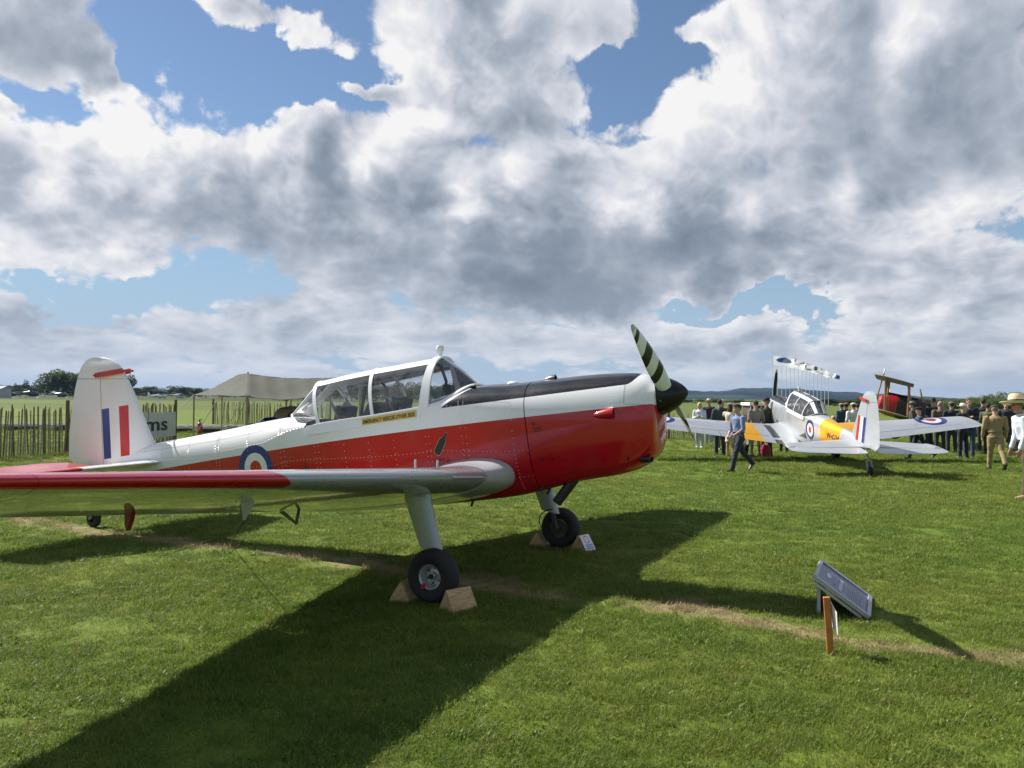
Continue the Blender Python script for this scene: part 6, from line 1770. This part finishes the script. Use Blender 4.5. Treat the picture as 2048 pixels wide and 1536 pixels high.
# ------------------------------------------------------------------ biplane beyond the silver wing
BO = Vector((at(1845, 830, 33).x, 33.0, -.12)); BR = math.atan2(.43, -.90)
bip = thing('biplane', 'biplane with a red nose and brown wooden wing struts behind the silver wing', 'aeroplane', BO, BR)
WOODB = plain((.36, .18, .065), .45, coat=.3, var=.25, scale=3); REDC = plain((.34, .012, .014), .4, coat=.3); DARKC = plain((.035, .032, .025), .6); DOPE = plain((.17, .17, .13), .6)
pitch = Matrix.Rotation(R(-15), 4, 'Y')
def bp(x, y, z): return (pitch @ Vector((x, y, z - 1.2))) + Vector((0, 0, 1.2))
mb = MB(); rings = []
for x, w, t_, b0 in ((1.7, .22, 1.50, 1.02), (1.6, .36, 1.62, .88), (1.3, .41, 1.69, .81), (1.0, .42, 1.70, .80)): rings.append([bp(x, math.cos(k * math.pi / 8) * w, (t_ + b0) / 2 + math.sin(k * math.pi / 8) * (t_ - b0) / 2) for k in range(16)])
vs, fs = loft(rings, True, True, True); mb.add(vs, fs); mb.build('engine_cowling', REDC, bip)
mb = MB(); rings = []
for x, w, t_, b0 in ((.99, .41, 1.69, .81), (.5, .41, 1.70, .78), (0, .42, 1.72, .76), (-.8, .40, 1.66, .78), (-1.6, .32, 1.56, .84), (-3.2, .18, 1.42, .98), (-4.7, .05, 1.32, 1.12)): rings.append([bp(x, math.copysign(abs(math.cos(k * math.pi / 8)) ** .6, math.cos(k * math.pi / 8)) * w, (t_ + b0) / 2 + math.copysign(abs(math.sin(k * math.pi / 8)) ** .6, math.sin(k * math.pi / 8)) * (t_ - b0) / 2) for k in range(16)])
vs, fs = loft(rings, True, True, True); mb.add(vs, fs); mb.build('fuselage', DARKC, bip)
mb = MB(); mb.tube([bp(1.5, 0, 1.70), bp(.3, 0, 1.74)], .05, 8); mb.build('exhaust', common['dark'], bip)
def bwing(nm, x0, z0, half, ch, mat):
    rings = []
    for yy in np.linspace(-half, half, 17):
        e = abs(yy) / half; k = math.sqrt(max(.02, 1 - max(0, (e - .9) / .1) ** 2)); rg = []
        for c, t in [(0, 0), (.05, 1), (.3, 1), (.6, .8), (1, .02), (.6, -.3), (.3, -.35), (.05, -.5)]:
            rg.append(bp(x0 - (c - .5) * ch * (k * .5 + .5) , yy, z0 + t * .04 * k + abs(yy) * .03))
        rings.append(rg)
    vs, fs = loft(rings, True, True, True); mb = MB(); mb.add(vs, fs); mb.build(nm, mat, bip)
bwing('upper_wing', 1.30, 2.16, 3.3, 1.4, DOPE); bwing('lower_wing', 1.0, .92, 3.5, 1.35, DOPE)
for s_ in (-1, 1):
    for yy in (2.6, 1.35):
        for xx in (1.30, .48): mb = MB(); vs, fs = loft([[bp(xx + .28 * t + math.cos(a) * .045, s_ * yy + math.sin(a) * .022, .93 + .02 * yy + t * 1.24) for a in [2 * math.pi * k / 10 for k in range(10)]] for t in (0, .5, 1)], True, True, True); mb.add(vs, fs); mb.build('interplane_strut', WOODB, bip)
    for (x0, y0, z0), (x1, y1, z1) in (((1.3, 2.6, 1.0), (1.5, 1.35, 2.2)), ((.5, 1.35, .95), (.8, 2.6, 2.2)), ((1.2, .45, .9), (1.5, 1.35, 2.15))): mb = MB(); mb.tube([bp(x0, s_ * y0, z0), bp(x1, s_ * y1, z1)], .006, 5); mb.build('bracing_wire', plain((.3, .25, .2), .4, .5), bip)
    mb = MB(); mb.tube([bp(.5, s_ * .35, .85), bp(.75, s_ * .75, .28)], .04, 8); mb.tube([bp(-.1, s_ * .35, .85), bp(.75, s_ * .75, .28)], .03, 8); mb.each('gear_strut', WOODB, bip)
    mb = MB(); wc = bp(.78, s_ * .82, .30); mb.lathe([(0, -.06), (.2, -.06), (.26, -.05), (.29, 0), (.26, .05), (.2, .06), (0, .06)], wc, 'y', 20); mb.build('wheel', common['tyre'], bip)
    for xx in (.3, .75): mb = MB(); mb.tube([bp(xx - .2, s_ * .3, 1.68), bp(xx + .05, s_ * .3, 2.16)], .025, 8); mb.build('cabane_strut', WOODB, bip)
for t, (z0, z1, w) in enumerate(((1.30, .35, .10), (1.30, 2.62, .10))):
    rings = [[bp(1.78 + math.cos(a) * .03, math.sin(a) * w * q_, z0 + (z1 - z0) * f) for a in [2 * math.pi * k / 10 for k in range(10)]] for f, q_ in ((0, .5), (.2, .7), (.5, 1), (.8, .8), (.86, .72))]; mb = MB(); vs, fs = loft(rings, True, True, True); mb.add(vs, fs); bl_ = mb.build('propeller_blade', WOODB, bip)
    rings = [[bp(1.78 + math.cos(a) * .03, math.sin(a) * w * q_, z0 + (z1 - z0) * f) for a in [2 * math.pi * k / 10 for k in range(10)]] for f, q_ in ((.862, .72), (.95, .5), (1, .15))]; mb = MB(); vs, fs = loft(rings, True, True, True); mb.add(vs, fs); mb.build('blade_tip', plain((.7, .7, .68), .5), bl_)
mb = MB(); mb.add([bp(x, y_, z) for y_ in (-.03, .03) for x, z in ((-4.0, 1.35), (-4.4, 2.0), (-4.8, 2.1), (-5.0, 1.5), (-4.75, 1.15))], [(0, 1, 2, 3, 4), (9, 8, 7, 6, 5)] + [(i, i + 5, (i + 1) % 5 + 5, (i + 1) % 5) for i in range(5)]); mb.build('rudder', DARKC, bip, smooth=False)
mb = MB(); mb.bar(bp(-4.4, -1.3, 1.33), bp(-4.4, 1.3, 1.33), .8, .05); mb.build('tailplane', DOPE, bip, smooth=False)
mb = MB(); mb.tube([bp(-.3, 0, 1.6), bp(-.35, 0, 1.95)], [.12, .02], 8); mb.build('windscreen', common['glass'], bip)

# ------------------------------------------------------------------ things on the grass in front
PLY, nt, b, _ = mat_new('chock_wood'); o_ = nt.obj(); x, y, z = nt.xyz(o_)
gr = nt.noise(nt.comb(x * 30, y * 4, z * 30), 1.4, 5, .65, 1.5); st_ = nt.noise(o_, 9, 4, .6)
c_w = nt.mix(nt.lin(.35, .65, gr), (.36, .22, .095), (.62, .44, .22)); c_w = nt.mix(nt.lin(.55, .75, st_, 0, .7), c_w, (.16, .11, .06))
nt.set(b.inputs['Base Color'], c_w); b.inputs['Roughness'].default_value = .7; bump(nt, b, gr, .3, .01)
def chock(label, w_pos, face, sign=False, wdt=.20, turn=0):
    """triangular wooden wheel chock; face +1: in front of the wheel, -1: behind it"""
    T = thing('wheel_chock', label, 'chock', redw((w_pos[0], w_pos[1], 0)), RYAW + R(turn), 'wooden wheel chocks')
    h_, b_ = .165, .21; vs = [Vector((x, y, z)) for y in (-wdt / 2, wdt / 2) for x, z in ((-b_ / 2, -.01), (b_ / 2, -.01), (face * -.005, h_))]
    mb = MB(); mb.add(vs, [(0, 2, 1), (3, 4, 5), (0, 1, 4, 3), (1, 2, 5, 4), (2, 0, 3, 5)]); o = mb.build('chock_block', PLY, T, smooth=False)
    bv = o.modifiers.new('b', 'BEVEL'); bv.width = .004; bv.segments = 2
    if sign:
        # small white sign propped on the sloping face
        n = Vector((h_, 0, b_ / 2)).normalized(); c_ = Vector((b_ / 4 + .01, -.02, h_ / 2)) + n * .012; ux = Vector((0, 1, 0)); uy = Vector((-b_ / 2, 0, h_)).normalized()
        def sp_(a, b2, off=0): return c_ + ux * a + uy * b2 + n * off
        mb = MB(); mb.add([sp_(-.085, -.09), sp_(.085, -.09), sp_(.085, .09), sp_(-.085, .09), sp_(-.085, -.09, -.006), sp_(.085, -.09, -.006), sp_(.085, .09, -.006), sp_(-.085, .09, -.006)], [(0, 1, 2, 3), (7, 6, 5, 4), (0, 4, 5, 1), (1, 5, 6, 2), (2, 6, 7, 3), (3, 7, 4, 0)])
        S = mb.build('white_sign', plain((.74, .75, .78), .4), T, smooth=False)
        ring = [sp_(.045 * math.cos(a) * .9 + .0, .035 + .045 * math.sin(a), .002) for a in [2 * math.pi * k / 20 for k in range(20)]] + [sp_(.036 * math.cos(a) * .9, .035 + .036 * math.sin(a), .002) for a in [2 * math.pi * k / 20 for k in range(20)]]
        obj('red_ring', ring, [(k, (k + 1) % 20, (k + 1) % 20 + 20, k + 20) for k in range(20)], plain((.55, .04, .04), .5), S, smooth=False)
        mb = MB()
        for r_ in range(3): a0 = -.06; mb.add([sp_(a0, -.03 - r_ * .02, .0025), sp_(-a0, -.03 - r_ * .02, .0025), sp_(-a0, -.022 - r_ * .02, .0025), sp_(a0, -.022 - r_ * .02, .0025)], [(0, 1, 2, 3)])
        mb.each('text_line', plain((.05, .08, .3), .5), S, smooth=False)
    return T
chock('pale wooden chock in front of the near main wheel', (.285, -1.46), 1, wdt=.24, turn=-24)
chock('wooden chock behind the near main wheel, on its tail side', (-.245, -1.40), -1, turn=8)
chock('wooden chock with a small white sign in front of the far wheel', (.285, 1.36), 1, sign=True, turn=-16)
chock('wooden chock behind the far main wheel, half hidden by the tyre', (-.235, 1.38), -1)

# information board leaning on the grass
def board():
    top_near = Vector((2.33, 6.36, .29)); low_near = Vector((2.667, 6.21, .035))
    ux = low_near - top_near; uy = Vector((.27, .60, 0))
    n = ux.cross(uy).normalized(); n = n if n.z > 0 else -n
    W_, H_ = ux.length, uy.length; ex, ey = ux.normalized(), uy.normalized()
    T = thing('information_board', 'grey information board propped at a slant on the grass at the right', 'sign', (low_near.x, low_near.y, 0))
    T0 = Vector((low_near.x, low_near.y, 0))
    def P_(a, b_, o_=0): return top_near + ex * (a * W_) + ey * (b_ * H_) + n * o_ - T0
    def slab(nm, a0, a1, b0, b1, o0, o1, mat, par): mb = MB(); mb.add([P_(a, b_, o_) for o_ in (o0, o1) for a, b_ in ((a0, b0), (a1, b0), (a1, b1), (a0, b1))], [(3, 2, 1, 0), (4, 5, 6, 7), (0, 1, 5, 4), (1, 2, 6, 5), (2, 3, 7, 6), (3, 0, 4, 7)]); o = mb.build(nm, mat, par, smooth=False); return o
    pn = slab('panel', .02, .98, .02, .98, -.012, 0, plain((.075, .085, .155), .45, coat=.15, var=.05), T)
    fr = plain((.36, .37, .38), .45, .3)
    for args in ((-.02, 1.02, -.045, .03), (-.02, 1.02, .97, 1.045)): slab('frame_side', args[0], args[1], args[2], args[3], -.018, .010, fr, T)
    slab('frame_end', -.035, .02, -.03, 1.03, -.02, .014, fr, T); slab('frame_end', .965, 1.035, -.03, 1.03, -.02, .012, fr, T)
    slab('under_rail', .02, .93, -.03, .0, -.05, -.028, plain((.40, .41, .40), .5, .2), T)
    wt = plain((.55, .58, .68), .5); dim = plain((.26, .29, .40), .5)
    def rect(nm, a0, a1, b0, b1, m_): obj(nm, [P_(a0, b0, .003), P_(a1, b0, .003), P_(a1, b1, .003), P_(a0, b1, .003)], [(0, 1, 2, 3)], m_, pn, smooth=False)
    crest = [(.16, .45), (.20, .35), (.24, .42), (.25, .5), (.24, .58), (.20, .65), (.16, .55)]
    obj('crest', [P_(a, b_, .003) for a, b_ in crest], [tuple(range(7))], wt, pn, smooth=False)
    rect('text_line', .33, .35, .3, .7, dim); 
    b0 = .16
    for wk in (.07, .09, .05, .08, .10, .06, .09):
        rect('title_mark', .415, .475, b0, b0 + wk - .012, wt); b0 += wk + .008
    rect('text_line', .53, .538, .3, .6, dim)
    for i in range(9): rect('text_line', .59 + i * .032, .598 + i * .032, .10, rnd.uniform(.7, .9), dim)
    mb = MB(); lg = P_(.10, .04, -.03); mb.bar(lg, Vector((lg.x, lg.y, -.02)), .022, .022); lg2 = P_(.10, .94, -.03); mb.bar(lg2, Vector((lg2.x, lg2.y, -.02)), .022, .022); mb.each('support_leg', plain((.42, .43, .42), .5, .2), T, smooth=False)
    mb = MB(); mb.add([P_(.10, .06, -.03), P_(.10, .94, -.03), P_(.88, .94, -.03), P_(.88, .06, -.03)], [(0, 1, 2, 3)]); bk = mb.build('back_board', common['dark'], T, smooth=False)
    a, b_ = P_(.12, .06, -.03), P_(.12, .94, -.03)
    mb = MB(); mb.add([a, b_, Vector((b_.x, b_.y, -.01)), Vector((a.x, a.y, -.01)), a + Vector((.012, 0, 0)), b_ + Vector((.012, 0, 0)), Vector((b_.x + .012, b_.y, -.01)), Vector((a.x + .012, a.y, -.01))], [(0, 1, 2, 3), (7, 6, 5, 4), (0, 4, 5, 1), (1, 5, 6, 2), (2, 6, 7, 3), (3, 7, 4, 0)]); mb.build('stand_panel', common['dark'], T, smooth=False)
board()
sg = Vector(gnd(1662, 1308)); st = thing('wooden_stake', 'orange brown wooden stake with a white card behind it, standing in the grass', 'stake', sg, R(-14))
mb = MB(); mb.bar((0, 0, -.03), (-.028, .0, .365), .042, .034, up=(0, 1, 0)); o = mb.build('stake', plain((.42, .15, .035), .5, coat=.2, var=.2, scale=9), st, smooth=False); bv = o.modifiers.new('b', 'BEVEL'); bv.width = .003
cA, cB, cC, cD = at(1655, 1193, 5.43), at(1673, 1226, 5.33), at(1676, 1271, 5.33), at(1661, 1248, 5.43)
iM = (Matrix.Translation(sg) @ Matrix.Rotation(R(-14), 4, 'Z')).inverted(); cq = [iM @ q_ for q_ in (cA, cB, cC, cD)]; cq += [q_ + Vector((.004, 0, 0)) for q_ in cq]
mb = MB(); mb.add(cq, [(0, 1, 2, 3), (7, 6, 5, 4), (0, 4, 5, 1), (1, 5, 6, 2), (2, 6, 7, 3), (3, 7, 4, 0)]); mb.build('card', plain((.78, .78, .76), .5), st, smooth=False)
#, (.040, .22, .06), (.012, .24, .30), (-.018, .04, .385), (.012, .028, .13), (.044, .218, .06), (.016, .238, .30), (-.014, .038, .385))], [(0, 1, 2, 3), (7, 6, 5, 4), (0, 4, 5, 1), (1, 5, 6, 2), (2, 6, 7, 3), (3, 7, 4, 0)]); mb.build('card', plain((.78, .78, .76), .5), st, smooth=False)

# ------------------------------------------------------------------ the hazy air
hzm = bpy.data.materials.new('haze_air'); hzm.use_nodes = True; hzm.node_tree.nodes.clear(); nt = NT(hzm.node_tree)
pv = nt.node('ShaderNodeVolumePrincipled'); pv.inputs['Color'].default_value = (.34, .50, .80, 1); pv.inputs['Density'].default_value = .00006; pv.inputs['Anisotropy'].default_value = .2
oo = nt.node('ShaderNodeOutputMaterial'); nt.t.links.new(pv.outputs[0], oo.inputs['Volume'])
mb = MB(); mb.box((0, 4400, 58), (12400, 9500, 134)); hz_o = mb.build('haze', hzm, smooth=False); hz_o['kind'] = 'stuff'; hz_o['label'] = 'thin pale air haze over the airfield and hills'; hz_o['category'] = 'haze'
